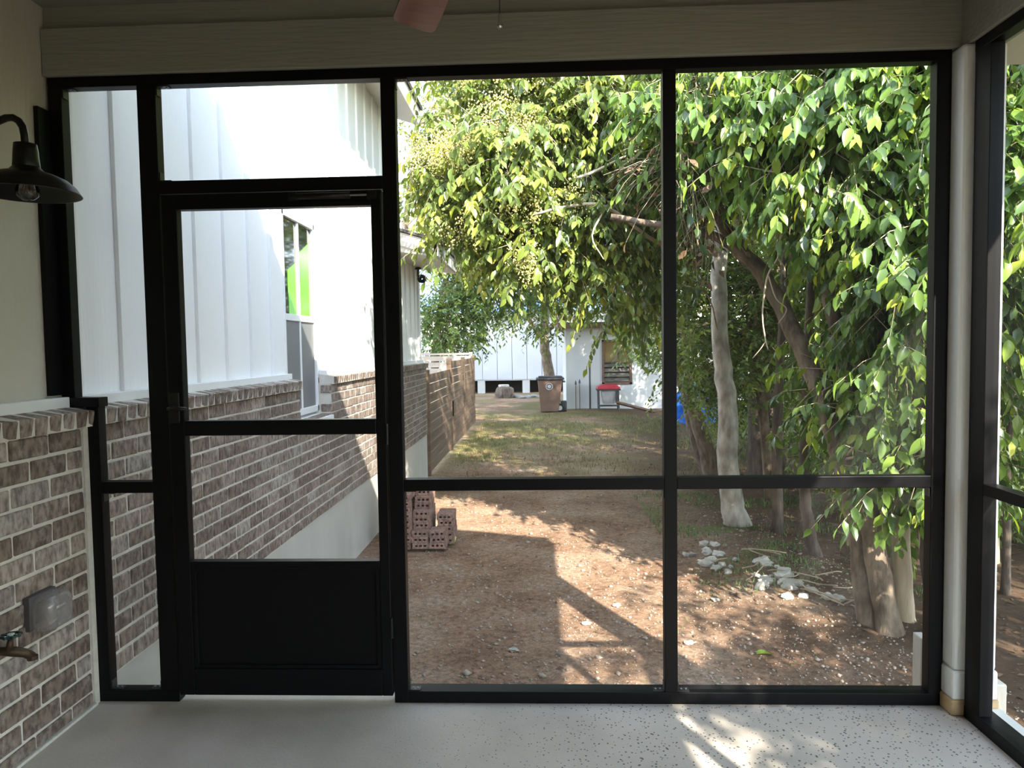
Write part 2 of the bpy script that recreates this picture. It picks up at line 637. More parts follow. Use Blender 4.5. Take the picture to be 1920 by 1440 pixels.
# ================================================================== THE SETTING
def ground_h(x, y):
    z = GZ + .03 * noise.noise(Vector((x * .35, y * .35, 3.1))) + .012 * noise.noise(Vector((x * 1.7, y * 1.7, .4)))
    z += .13 * math.exp(-(((x - 2.0) * .9 + (y - 5.9) * .25) / .55) ** 2 - ((y - 5.9) / 1.3) ** 2)
    return z


def make_ground():
    xs = np.concatenate([np.linspace(-30, -2, 10), np.linspace(-1.9, 4, 90), np.linspace(4.3, 12, 24), np.linspace(13, 45, 12)])
    ys = np.concatenate([np.linspace(-30, 2.4, 16), np.linspace(2.6, 12, 130), np.linspace(12.3, 40, 50), np.linspace(42, 70, 8)])
    V = np.array([(x, y, ground_h(x, y)) for y in ys for x in xs])
    nx = len(xs)
    F = np.array([(j * nx + i, j * nx + i + 1, (j + 1) * nx + i + 1, (j + 1) * nx + i) for j in range(len(ys) - 1) for i in range(nx - 1)])
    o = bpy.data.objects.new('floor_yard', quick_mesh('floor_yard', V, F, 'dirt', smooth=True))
    COL.objects.link(o)
    tag(o, 'reddish brown dirt yard with gravel and thin grass', 'ground', kind='structure')


make_ground()


def struct(name, mb, mt, label, cat, bevel=0):
    o = mb.build(name, mt, bevel=bevel)
    return tag(o, label, cat, kind='structure')


struct('floor', MB().box(-1.86, 1.66, -1.7, 2.80, -.72, 0), 'porch_concrete', 'pitted grey concrete porch floor', 'floor')
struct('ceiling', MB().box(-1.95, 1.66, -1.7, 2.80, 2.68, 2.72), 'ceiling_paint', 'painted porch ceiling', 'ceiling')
struct('wall_back', MB().box(-1.95, 1.66, -1.85, -1.7, -.7, 2.72), 'cream', 'cream wall behind the porch', 'wall')
bf = empty('wall_front', (0, 2.66, 2.42), 'cream beam boxed in wood-grain boards above the screens', 'beam', kind='structure')
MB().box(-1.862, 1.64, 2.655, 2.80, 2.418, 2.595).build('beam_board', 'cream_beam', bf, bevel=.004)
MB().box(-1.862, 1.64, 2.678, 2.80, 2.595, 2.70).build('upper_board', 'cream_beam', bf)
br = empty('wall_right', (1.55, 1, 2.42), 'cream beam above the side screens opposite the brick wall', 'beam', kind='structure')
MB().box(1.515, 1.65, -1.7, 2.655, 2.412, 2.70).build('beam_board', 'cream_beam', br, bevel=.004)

# porch roof: a shed roof falling from the house to the right
rf = empty('ceiling_roof', (0, .5, 2.72), 'shed porch roof with painted soffit falling away from the house', 'roof', kind='structure')
MB().prism([(XS, 2.725), (1.655, 2.725), (1.655, 2.46), (2.02, 2.46), (2.02, 2.60), (XS, 3.86)], 'y', -2.6, 2.95).build('roof_deck', 'soffit_paint', rf)
MB().prism([(XS, 3.865), (2.04, 2.605), (2.04, 2.63), (XS, 3.89)], 'y', -2.6, 2.97).build('shingles', 'roof_shingle', rf)

# ---- corner post
cp = empty('corner_post', (1.56, 2.69, 0), 'white square corner post with a bare wood foot at the screen corner', 'post')
MB().box(1.494, 1.646, 2.60, 2.79, .165, 2.411).build('shaft', 'post_paint', cp, bevel=.012)
MB().box(1.488, 1.651, 2.596, 2.796, .058, .165).build('plinth', 'post_paint', cp, bevel=.008)
MB().box(1.484, 1.655, 2.592, 2.80, .001, .058).build('foot', 'raw_pine', cp, bevel=.006)
o = MB().box(1.672, 1.712, 2.64, 2.735, GZ, .095).build('wood_block', 'grey_lumber', bevel=.006)
tag(o, 'short pale offcut of lumber standing outside the corner post', 'lumber')
o = MB().box(1.50, 1.535, 2.835, 2.90, GZ + .02, .19).build('wood_stake', 'grey_lumber', bevel=.004)
tag(o, 'thin pale stake standing outside the front screen corner', 'stake')

# ---- front screen wall
w1 = empty('window_1', (0, D + .02, 0), 'black framed insect screen wall at the front of the porch', 'screen wall', kind='structure')
YF, YB = D, D + .047


def bar(parent, name, x0, x1, z0, z1, y0=None, y1=None):
    return MB().box(x0, x1, YF if y0 is None else y0, YB if y1 is None else y1, z0, z1).build(name, 'black_frame', parent, bevel=.002)


bar(w1, 'top_rail', -1.853, 1.492, 2.378, 2.417)
bar(w1, 'post', -1.853, -1.801, 1.20, 2.378)
MB().box(-1.862, -1.845, 2.60, YF, 1.215, 2.29).build('wall_channel', 'black_frame', w1)
bar(w1, 'post', -1.760, -1.712, .046, 1.165)
bar(w1, 'step_rail', -1.853, -1.700, 1.166, 1.203, YF - .012)
bar(w1, 'sill', -1.760, -1.436, 0, .046)
bar(w1, 'mullion', -1.509, -1.437, .046, 2.378)
bar(w1, 'mullion', -.583, -.529, .0, 2.378)
bar(w1, 'mullion', .459, .507, .046, 2.378)
bar(w1, 'post', 1.440, 1.492, .046, 2.378)
bar(w1, 'sill', -.529, 1.492, 0, .046, None, YB + .02)
bar(w1, 'side_rail', -1.712, -1.509, .829, .873)
bar(w1, 'mid_rail', -.529, .459, .829, .873)
bar(w1, 'mid_rail', .507, 1.440, .829, .873)
bar(w1, 'header', -1.437, -.583, 1.972, 2.021)
for (x0, x1, z0, z1) in ((-1.801, -1.509, 1.203, 2.378), (-1.712, -1.509, .873, 1.203), (-1.712, -1.509, .046, .829), (-1.437, -.583, 2.021, 2.378),
                         (-.529, .459, .873, 2.378), (.507, 1.44, .873, 2.378), (-.529, .459, .046, .829), (.507, 1.44, .046, .829)):
    MB().add([(x0, D + .03, z0), (x1, D + .03, z0), (x1, D + .03, z1), (x0, D + .03, z1)], [(0, 1, 2, 3)]).build('insect_screen', 'insect_mesh', w1)


def bracket(parent, x, z, sx, sz):
    """small angle clip with two screws in the corner of a screen bay"""
    b = MB()
    y0 = D + .006
    b.box(min(x, x + sx * .045), max(x, x + sx * .045), y0, y0 + .03, min(z, z + sz * .004), max(z, z + sz * .004))
    b.box(min(x, x + sx * .004), max(x, x + sx * .004), y0, y0 + .03, min(z, z + sz * .035), max(z, z + sz * .035))
    c = b.build('angle_clip', 'bracket', parent)
    s = MB()
    for k in (.016, .034):
        s.lathe([(.0035, 0), (.0035, .003), (.001, .004)], (x + sx * k, y0 + .015, z + (sz * .004 if sz > 0 else -.007)), 'z', 8, True)
    s.build('screws', 'steel', c)


for a in ((-1.801, 2.378, 1, -1), (-1.437, 2.378, 1, -1), (-1.437, 2.021, 1, 1), (-.529, 2.378, 1, -1), (.459, .829, -1, -1), (-.529, .046, 1, 1), (.459, .046, -1, 1),
          (.507, .046, 1, 1), (-.529, .829, 1, -1), (-1.712, .046, 1, 1), (-1.509, .046, -1, 1), (1.44, .829, -1, -1), (-1.712, .829, 1, -1)):
    bracket(w1, *a)

# ---- screen door
d1 = empty('door_1', (-1.0, D + .02, .03), 'black framed screen door with solid kick panel', 'door', kind='structure')
YD0, YD1 = D - .006, D + .034


def dbar(name, x0, x1, z0, z1, y0=YD0, y1=YD1):
    return MB().box(x0, x1, y0, y1, z0, z1).build(name, 'black_frame', d1, bevel=.003)


dbar('stile', -1.429, -1.370, .030, 1.968)
dbar('stile', -.628, -.588, .030, 1.968)
dbar('top_rail', -1.370, -.628, 1.911, 1.968)
dbar('lock_rail', -1.370, -.628, 1.050, 1.108)
dbar('rail', -1.370, -.628, .535, .560)
dbar('bottom_rail', -1.370, -.628, .030, .135)
MB().box(-1.370, -.628, D + .008, D + .022, .135, .535).build('kick_panel', 'black_frame', d1)
MB().box(-1.370, -1.352, D - .001, D + .01, .135, .535).box(-.646, -.628, D - .001, D + .01, .135, .535).box(-1.352, -.646, D - .001, D + .01, .135, .150).box(-1.352, -.646, D - .001, D + .01, .520, .535).build('panel_bead', 'black_frame', d1, bevel=.002)
for (z0, z1) in ((1.108, 1.911), (.560, 1.050)):
    MB().add([(-1.37, D + .015, z0), (-.628, D + .015, z0), (-.628, D + .015, z1), (-1.37, D + .015, z1)], [(0, 1, 2, 3)]).build('insect_screen', 'insect_mesh', d1)
hd = MB().box(-1.425, -1.385, D - .014, YD0, 1.10, 1.22).build('handle_plate', 'black_metal', d1, bevel=.004)
MB().tube([(-1.405, D - .014, 1.16), (-1.405, D - .05, 1.16), (-1.385, D - .056, 1.16), (-1.335, D - .056, 1.158)], [.009, .009, .010, .007], 10).build('lever', 'black_metal', hd, smooth=True)
cl = MB().tube([(-.92, D - .028, 1.945), (-.70, D - .028, 1.945)], .013, 12).build('door_closer', 'black_metal', d1, smooth=True)
MB().tube([(-.70, D - .028, 1.945), (-.62, D - .028, 1.945)], .004, 8).build('closer_rod', 'steel', cl)
MB().box(-.635, -.60, D - .036, YD0, 1.93, 1.96).build('closer_bracket', 'black_metal', cl)
MB().box(-.93, -.90, D - .036, YD0, 1.93, 1.96).build('closer_foot', 'black_metal', cl)
for z in (.30, 1.05, 1.75):
    MB().tube([(-.586, D - .008, z - .04), (-.586, D - .008, z + .04)], .006, 8).build('hinge', 'black_metal', d1)

# ---- right screen wall
w2 = empty('window_2', (1.55, .5, 0), 'black framed insect screen wall on the porch side opposite the brick wall', 'screen wall', kind='structure')


def rbar(name, y0, y1, z0, z1, x0=1.525, x1=1.572):
    return MB().box(x0, x1, y0, y1, z0, z1).build(name, 'black_frame', w2, bevel=.002)


rbar('top_rail', -1.7, 2.59, 2.372, 2.411)
rbar('sill', -1.7, 2.59, 0, .046, 1.525, 1.60)
RP = [2.50, 1.36, .2, -.95]
for k, y in enumerate(RP):
    rbar('post', y, y + (.088 if k == 0 else .05), .046, 2.372)
    yn = RP[k + 1] + .05 if k + 1 < len(RP) else -1.7
    rbar('mid_rail', yn, y, .835, .875)
    for z0, z1 in ((.046, .835), (.875, 2.372)):
        MB().add([(1.553, yn, z0), (1.553, y, z0), (1.553, y, z1), (1.553, yn, z1)], [(0, 1, 2, 3)]).build('insect_screen', 'insect_mesh', w2)
MB().box(1.60, 1.655, -1.7, 2.59, 0, .03).build('sill_edge', 'post_paint', w2)

# ================================================================== BRICK HELPERS
def brick_mesh(L, H, T, seed, mt, jit=.0022):
    """brick with worn corners: x thickness, y length, z height, origin at the centre"""
    rnd = random.Random(seed)
    bm = bmesh.new()
    bmesh.ops.create_cube(bm, size=1)
    for v in bm.verts:
        v.co = Vector((v.co.x * T + rnd.uniform(-jit, jit), v.co.y * L + rnd.uniform(-jit, jit), v.co.z * H + rnd.uniform(-jit, jit)))
    bmesh.ops.bevel(bm, geom=list(bm.edges), offset=.004, segments=1, affect='EDGES')
    me = bpy.data.meshes.new('brick')
    bm.to_mesh(me)
    bm.free()
    me.materials.append(MATS[mt])
    return me


BL, BH, BT = .179, .0665, .09
PITCH, CRS, Z0B = .192, .0794, .0587
FULL = [brick_mesh(BL, BH, BT, s, 'brick_brown') for s in range(6)]
HALF = [brick_mesh(.086, BH, BT, 20 + s, 'brick_brown') for s in range(3)]
ROWL = [brick_mesh(.0635, .064, .125, 40 + s, 'brick_brown') for s in range(4)]
LOWB = [brick_mesh(BL, .044, BT, 60 + s, 'brick_brown') for s in range(3)]


def courses(y0, y1, z0, n, hole=None, lows=False):
    """centres of stretcher bricks in running bond between y0 and y1; returns (y, z, kind)"""
    out = []
    for k in range(n):
        z = z0 + k * CRS + CRS / 2
        ph = (k % 2) * PITCH / 2
        y = y0 - ph
        while y < y1 - .02:
            a, b = max(y, y0), min(y + PITCH, y1)
            if b - a > .05:
                segs = [(a, b)]
                if hole and z - BH / 2 > hole[2] - .03:
                    segs = [(p, q) for p, q in ((a, min(b, hole[0])), (max(a, hole[1]), b)) if q - p > .04]
                for p, q in segs:
                    out.append(((p + q) / 2, z, q - p))
            y += PITCH
    return out


def lay_bricks(parent, cells, limit=300):
    """nearest bricks as single objects, what is left as one joined part"""
    cells = sorted(cells, key=lambda c: (Vector((XW, c[0], c[1])) - CAM).length)
    for i, (y, z, ln) in enumerate(cells[:limit]):
        if ln > .15:
            me, s = random.choice(FULL), (ln - .013) / BL
        else:
            me, s = random.choice(HALF), (ln - .013) / .086
        dx = random.uniform(-.002, .002)
        mw = Matrix.Translation((XW - BT / 2 + dx, y, z)) @ Matrix.Diagonal((1, s, 1, 1))
        if random.random() < .5:
            mw = mw @ Matrix.Rotation(math.pi, 4, 'X')
        place('brick', me, parent, mw)
    rest = cells[limit:]
    if rest:
        b = MB()
        for (y, z, ln) in rest:
            h = (ln - .013) / 2
            d = random.uniform(-.002, .002)
            b.box(XW - BT, XW + d, y - h, y + h, z - BH / 2, z + BH / 2)
        b.build('brick_courses', 'brick_brown', parent, kind='stuff')


def lay_ledge(parent, y0, y1, single_until):
    y = y0
    b = MB()
    while y < y1 - .03:
        tilt = Matrix.Rotation(math.radians(9), 4, 'Y')
        mw = Matrix.Translation((-1.792, y + .036, 1.131)) @ tilt
        if y < single_until:
            place('ledge_brick', random.choice(ROWL), parent, mw)
        else:
            t = MB().box(-.0625, .0625, -.0317, .0317, -.032, .032)
            b.add([mw @ Vector(p) for p in t.v], t.f)
        y += .0725
    if b.v:
        b.build('ledge_bricks', 'brick_brown', parent, kind='stuff')


def ledge_mortar(y0, y1):
    return MB().prism([(-1.735, 1.092), (-1.732, 1.153), (-1.86, 1.176), (-1.86, 1.08)], 'y', y0, y1)


# ---- left wall of the porch
wl = empty('wall_left', (-1.86, .5, 0), 'cream board siding over brown brick wainscot on the house side', 'wall', kind='structure')
MB().box(-2.0, XS, -1.7, 2.721, 1.15, 2.72).build('siding', 'cream', wl)
for y in (2.06, 1.64, 1.2):
    MB().box(XS, XS + .02, y - .03, y + .03, 1.21, 2.68).build('batten', 'cream', wl, bevel=.003)
MB().box(XS, -1.812, -1.7, 2.655, 1.165, 1.207).build('sill_board', 'white_trim', wl, bevel=.003)
MB().box(-1.95, XW - .007, -1.7, 2.666, 0, 1.09).build('mortar_bed', 'mortar', wl)
MB().box(-1.90, XW + .002, 2.638, 2.667, 0, 1.09).build('end_mortar', 'mortar', wl)
ledge_mortar(-1.7, 2.668).build('ledge_mortar', 'mortar', wl)
lay_bricks(wl, [c for c in courses(1.30, 2.636, Z0B, 13)], 300)
y = 2.636
k = 0
while y > 1.2:
    a = max(y - PITCH + (.07 if k == 0 else 0), 1.2)
    place('brick', random.choice(LOWB), wl, Matrix.Translation((XW - BT / 2, (a + y) / 2, .031)) @ Matrix.Diagonal((1, (y - a - .01) / BL, 1, 1)))
    y = a
    k += 1
lay_ledge(wl, 1.3 + .0725 * .45, 2.668, 9)
MB().box(-1.90, XW + .014, -1.7, 2.64, 0, .012).build('floor_mortar', 'mortar', wl, bevel=.004)

# ================================================================== THE HOUSE OUTSIDE
HY0, HY1 = 2.722, 10.85
WY0, WY1, WZ0, WZ1 = 5.12, 5.86, .87, 2.41
hs = empty('house', (-1.95, 6.5, GZ), 'white board-and-batten house with brick base beside the dirt yard', 'house')
sd_ = MB()
sd_.box(-2.2, XS, HY0, WY0, 1.15, 4.45).box(-2.2, XS, WY1, 8.75, 1.15, 4.45).box(-2.2, XS, WY0, WY1, WZ1, 4.45).box(-2.2, XS, 8.75, HY1, 1.15, 2.75)
sd_.box(-2.6, -2.2, HY0, 8.75, 1.0, 4.45).box(-6, -2.2, HY1 - .15, HY1, 0, 2.75)
sd_.build('siding', 'white_siding', hs)
y = 3.10
while y < HY1 - .05:
    top = 4.4 if y < 8.7 else 2.6
    if not (WY0 - .06 < y < WY1 + .06):
        MB().box(XS, XS + .02, y - .03, y + .03, 1.207, top).build('batten', 'white_siding', hs, bevel=.002)
    y += .3545
MB().box(XS, XS + .03, HY1 - .09, HY1 + .02, 1.207, 2.6).build('corner_board', 'white_trim', hs)
MB().box(XS, XS + .02, HY0, HY0 + .07, 1.207, 4.4).build('corner_board', 'white_trim', hs)
MB().box(XS, -1.805, HY0, WY0 - .03, 1.165, 1.207).box(XS, -1.805, WY1 + .03, HY1, 1.165, 1.207).build('sill_board', 'white_trim', hs, bevel=.003)
bw = MB().box(-2.2, XW - .006, HY0, WY0 - .012, Z0B, 1.10).box(-2.2, XW - .006, WY0, WY1, Z0B, WZ0 - .07).box(-2.2, XW - .006, WY1 + .012, HY1, Z0B, 1.10).build('brick_base', 'mortar', hs)
lay_bricks(bw, courses(HY0, HY1, Z0B, 13, (WY0, WY1, WZ0 - .05)), 300)
lg = ledge_mortar(HY0, WY0 - .02)
q = ledge_mortar(WY1 + .02, HY1)
lg.add(q.v, q.f)
lg = lg.build('ledge', 'mortar', hs)
lay_ledge(lg, 2.752, WY0 - .02, 9)
lay_ledge(lg, WY1 + .02, HY1, 7.2)
MB().prism([(-2.0, WZ0 - .01), (XW + .02, WZ0 - .035), (XW + .02, WZ0 - .075), (-2.0, WZ0 - .075)], 'y', WY0 - .005, WY1 + .005).build('window_ledge', 'white_trim', hs)
MB().box(-2.3, XW - .012, HY0 - .3, HY1, GZ - .15, Z0B).build('foundation', 'concrete_wall', hs)
# twin window sunk behind the brick face
wn = MB()
XG = -1.885
wn.box(XG - .05, XG + .026, WY0, WY0 + .03, WZ0, WZ1).box(XG - .05, XG + .026, WY1 - .03, WY1, WZ0, WZ1)
wn.box(XG - .05, XG + .026, WY0, WY1, WZ1 - .045, WZ1).box(XG - .05, XG + .026, WY0, WY1, WZ0, WZ0 + .05)
wn.box(XG - .05, XG + .018, WY0 + .03, WY1 - .03, 1.60, 1.65).box(XG - .05, XG + .016, 5.477, 5.503, WZ0 + .05, WZ1 - .045)
wn = wn.build('window', 'window_vinyl', hs, bevel=.003)
for k, (a, b_) in enumerate(((WY0 + .03, 5.477), (5.503, WY1 - .03))):
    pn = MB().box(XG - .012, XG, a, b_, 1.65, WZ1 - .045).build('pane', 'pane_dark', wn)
    MB().box(XG - .012, XG + .008, a, b_, WZ0 + .05, 1.60).build('fly_screen', 'screen_grey', wn, label='grey insect screen')
    q0, q1 = ((a + .4 * (b_ - a), 1.98), (b_, 2.06)) if k == 0 else ((a, 2.12), (b_, 2.27))  # film cut along the shadow edge; dark glass stands for its shaded part
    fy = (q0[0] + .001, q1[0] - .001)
    MB().prism([(fy[0], 1.652), (fy[1], 1.652), (fy[1], q1[1]), (fy[0], q0[1])], 'x', XG, XG + .003).build('film', 'film_green', wn, label='glossy green protective film cut off where shade falls on the pane')
# upper eave along the tall part
MB().prism([(-2.2, 4.33), (-1.43, 4.08), (-1.42, 4.27), (-2.2, 4.62)], 'y', HY0 - 1, 8.72).build('upper_eave', 'soffit_paint', hs)
MB().prism([(-2.2, 4.62), (-1.40, 4.265), (-1.39, 4.30), (-2.2, 4.66)], 'y', HY0 - 1, 8.75).build('upper_shingles', 'roof_shingle', hs)
# gabled eave of the low wing
MB().prism([(-5.0, 3.62), (-1.26, 2.52), (-1.25, 2.68), (-5.0, 3.80)], 'y', 8.78, 8.82).build('rake_board', 'soffit_paint', hs)
MB().prism([(-1.30, 2.52), (-1.25, 2.52), (-1.24, 2.68), (-1.30, 2.70)], 'y', 8.78, 10.98).build('fascia', 'soffit_paint', hs)
MB().prism([(-5.0, 3.60), (-1.864, 2.60), (-1.28, 2.515), (-1.28, 2.56), (-1.864, 2.72), (-5.0, 3.66)], 'y', 8.81, 10.97).build('soffit', 'soffit_paint', hs)
MB().prism([(-5.0, 3.80), (-1.21, 2.68), (-1.20, 2.71), (-5.0, 3.85)], 'y', 8.74, 11.02).build('low_shingles', 'roof_shingle', hs)
fl = MB().lathe([(.045, 0), (.05, .015), (.03, .03)], (-1.80, 10.55, 2.555), 'z', 14, True).build('floodlight', 'black_metal', hs)
MB().tube([(-1.80, 10.55, 2.555), (-1.80, 10.52, 2.46), (-1.76, 10.46, 2.42)], [.015, .015, .02], 8).build('arm', 'black_metal', fl)
MB().lathe([(.02, .06), (.06, .02), (.065, -.05), (.05, -.05), (.01, -.03)], (-1.72, 10.42, 2.40), 'y', 16).build('lamp_head', 'black_metal', fl, smooth=True)

# ================================================================== FIXTURES IN THE PORCH
# barn lamp
LX, LY = -1.497, 2.05
bl = empty('barn_lamp', (-1.86, LY, 1.95), 'black gooseneck barn lamp with clear bulb on the siding wall', 'lamp')
MB().lathe([(.0, .024), (.045, .022), (.052, .012), (.055, 0)], (XS + .02, LY, 1.93), 'x', 24).build('wall_plate', 'black_metal', bl, smooth=True)
MB().tube([(XS + .03, LY, 1.93), (-1.80, LY, 1.935), (-1.72, LY, 1.96), (-1.65, LY, 2.005), (-1.60, LY, 2.04), (-1.575, LY, 2.054), (-1.55, LY, 2.063), (-1.53, LY, 2.063), (-1.513, LY, 2.053), (-1.502, LY, 2.035), (-1.498, LY, 2.01), (LX, LY, 1.972)], .0105, 12).build('gooseneck', 'black_metal', bl, smooth=True)
MB().lathe([(.0, .020), (.030, .018), (.032, .0), (.034, -.03), (.036, -.052), (.034, -.056)], (LX, LY, 1.968), 'z', 24).build('socket_cap', 'black_metal', bl, smooth=True)
MB().lathe([(.033, 1.922), (.048, 1.906), (.075, 1.898), (.105, 1.884), (.125, 1.866), (.137, 1.846), (.140, 1.842), (.136, 1.842), (.122, 1.862), (.102, 1.879), (.072, 1.892), (.045, 1.900), (.02, 1.91)], (LX, LY, 0), 'z', 40).build('shade', 'black_metal', bl, smooth=True)
bu = MB().lathe([(.013, 1.905), (.016, 1.89), (.026, 1.872), (.031, 1.853), (.028, 1.836), (.016, 1.825), (.001, 1.822)], (LX, LY, 0), 'z', 20).build('bulb', 'bulb_glass', bl, smooth=True)
fi = MB()
for k in range(5):
    a = 2 * math.pi * k / 5
    fi.tube([(LX + .006 * math.cos(a), LY + .006 * math.sin(a), 1.88), (LX + .014 * math.cos(a), LY + .014 * math.sin(a), 1.845)], .0012, 5)
fi.build('filament', 'filament', bu)

# weatherproof outlet with clear bubble cover
ox, oy, oz = XW, 2.36, .487
oc = empty('outlet_cover', (XW, oy, oz), 'clear bubble cover over an outlet on the brick wall', 'outlet')
MB().box(XW - .004, XW + .022, oy - .072, oy + .062, oz - .055, oz + .062).build('gasket_plate', 'outlet_grey', oc, bevel=.004)
MB().box(XW + .022, XW + .028, oy - .05, oy + .045, oz - .035, oz + .035).build('receptacle', 'bin_dark', oc, bevel=.003)
rings = []
for k, (d_, s_) in enumerate(((.022, 1.0), (.05, 1.0), (.072, .93), (.083, .78), (.086, .55))):
    rings.append((d_, s_))
bv, bfc = [], []
NS = 24
for d_, s_ in rings:
    for j in range(NS):
        t = 2 * math.pi * j / NS
        c_, s2 = math.cos(t), math.sin(t)
        ex = .5
        px = math.copysign(abs(c_) ** ex, c_) * .068 * s_
        pz = math.copysign(abs(s2) ** ex, s2) * .062 * s_
        bv.append((XW + d_, oy + .004 + px, oz - .004 + pz - .004 * (1 - s_)))
for i in range(len(rings) - 1):
    for j in range(NS):
        q = (j + 1) % NS
        bfc.append((i * NS + j, i * NS + q, (i + 1) * NS + q, (i + 1) * NS + j))
bfc.append(tuple((len(rings) - 1) * NS + j for j in range(NS)))
MB().add(bv, bfc).build('bubble_cover', 'clear_plastic', oc, smooth=True)

# hose tap
hy, hz = 2.14, .432
hb = empty('hose_tap', (XW, hy, hz), 'brass hose tap with green wheel handle on the brick wall', 'tap')
MB().lathe([(.03, 0), (.03, .006), (.014, .010)], (XW, hy, hz), 'x', 18).build('flange', 'brass', hb, smooth=True)
MB().tube([(XW, hy, hz), (XW + .05, hy, hz), (XW + .07, hy + .008, hz - .004), (XW + .09, hy + .03, hz - .018), (XW + .10, hy + .045, hz - .035)], [.013, .014, .016, .014, .014], 12).build('spout', 'brass', hb, smooth=True)
MB().lathe([(.016, 0), (.016, .012)], (XW + .10, hy + .047, hz - .046), 'z', 12, True).build('hose_thread', 'brass', hb)
MB().tube([(XW + .06, hy, hz), (XW + .064, hy + .004, hz + .045)], [.012, .007], 10).build('valve_stem', 'brass', hb, smooth=True)
wh = MB().torus((XW + .065, hy + .005, hz + .05), .024, .0045, 'z', 24, 8)
for k in range(8):
    a = 2 * math.pi * k / 8
    wh.lathe([(.001, -.005), (.006, -.003), (.006, .003), (.001, .005)], (XW + .065 + .026 * math.cos(a), hy + .005 + .026 * math.sin(a), hz + .05), 'z', 8)
for k in range(4):
    a = 2 * math.pi * k / 4
    wh.tube([(XW + .065, hy + .005, hz + .05), (XW + .065 + .024 * math.cos(a), hy + .005 + .024 * math.sin(a), hz + .05)], .003, 6)
wh = wh.build('wheel_handle', 'teal_paint', hb, smooth=True)
MB().lathe([(.010, 0), (.010, .006), (.002, .008)], (XW + .065, hy + .005, hz + .05), 'z', 16, True).build('badge', 'plate_label', wh)

# ceiling fan
FX, FY, FZ = -.17, 1.70, 2.385
fn = empty('ceiling_fan', (FX, FY, 2.68), 'ceiling fan with reddish wood blades and a pull chain', 'fan')
MB().lathe([(.065, 0), (.07, -.02), (.045, -.055), (.02, -.06)], (FX, FY, 2.68), 'z', 24).build('canopy', 'fan_metal', fn, smooth=True)
MB().tube([(FX, FY, 2.63), (FX, FY, 2.50)], .013, 10).build('downrod', 'fan_metal', fn)
MB().lathe([(.02, .125), (.08, .115), (.10, .085), (.10, .03), (.085, -.005), (.055, -.02), (.05, -.05), (.001, -.055)], (FX, FY, FZ), 'z', 28).build('motor', 'fan_metal', fn, smooth=True)
for k in range(5):
    a = math.radians(111 + 72 * k)
    ca, sa = math.cos(a), math.sin(a)
    b = MB()
    prof = [(.18, .050), (.30, .058), (.48, .066), (.575, .067), (.597, .060), (.605, .045)]
    ring = [(r, -hw) for r, hw in prof] + [(r, hw) for r, hw in reversed(prof)]
    tl = math.radians(11)
    v = []
    for dz in (-.004, .004):
        for r, t in ring:
            tx, tz = t * math.cos(tl), t * math.sin(tl) + dz
            v.append((FX + ca * r - sa * tx, FY + sa * r + ca * tx, FZ - .005 + tz))
    n_ = len(ring)
    b.add(v, [tuple(range(n_)), tuple(range(2 * n_ - 1, n_ - 1, -1))] + [(i, (i + 1) % n_, (i + 1) % n_ + n_, i + n_) for i in range(n_)])
    bo = b.build('blade', 'fan_wood', fn, bevel=.002)
    MB().tube([(FX + ca * .08, FY + sa * .08, FZ + .005), (FX + ca * .16, FY + sa * .16, FZ - .002), (FX + ca * .25, FY + sa * .25, FZ + .001)], [.012, .014, .018], 8).build('blade_iron', 'fan_metal', bo)
pc = MB()
CX, CY = -.086, 1.72
for k in range(34):
    z = 2.335 - k * .0052
    pc.lathe([(.0004, -.0018), (.0018, 0), (.0004, .0018)], (CX, CY, z), 'z', 6)
pc.tube([(CX, CY, 2.34), (CX, CY, 2.158)], .0008, 5)
pc = pc.build('pull_chain', 'fan_metal', fn)
MB().lathe([(.0015, .018), (.004, .014), (.0062, -.006), (.0065, -.012), (.004, -.016), (.0005, -.018)], (CX, CY, 2.142), 'z', 12).build('crystal_fob', 'crystal', pc)

# ================================================================== YARD OBJECTS
def cored_brick():
    """extruded brick, three slots through it from front (-y) to back; x .162, y .085, z .057"""
    X = [-.081, -.055, -.031, -.012, .012, .031, .055, .081]
    Z = [-.0285, -.009, .010, .0285]
    b = MB()
    hole = {(1, 1), (3, 1), (5, 1)}
    y0, y1 = -.0425, .0425
    idx = {}
    for yi, y in enumerate((y0, y1)):
        for i, x in enumerate(X):
            for k, z in enumerate(Z):
                idx[(yi, i, k)] = len(b.v)
                b.v.append((x, y, z))
    for i in range(7):
        for k in range(3):
            if (i, k) in hole:
                for (p, q) in (((i, k), (i + 1, k)), ((i + 1, k), (i + 1, k + 1)), ((i + 1, k + 1), (i, k + 1)), ((i, k + 1), (i, k))):
                    b.f.append((idx[(0, *p)], idx[(1, *p)], idx[(1, *q)], idx[(0, *q)]))
            else:
                b.f.append((idx[(0, i, k)], idx[(0, i + 1, k)], idx[(0, i + 1, k + 1)], idx[(0, i, k + 1)]))
                b.f.append((idx[(1, i, k)], idx[(1, i, k + 1)], idx[(1, i + 1, k + 1)], idx[(1, i + 1, k)]))
    per = [(i, 0) for i in range(7)] + [(7, k) for k in range(3)] + [(i, 3) for i in range(7, 0, -1)] + [(0, k) for k in range(3, 0, -1)]
    for j in range(len(per)):
        p, q = per[j], per[(j + 1) % len(per)]
        b.f.append((idx[(0, *p)], idx[(1, *p)], idx[(1, *q)], idx[(0, *q)]))
    return b.mesh('brick', 'brick_pink')


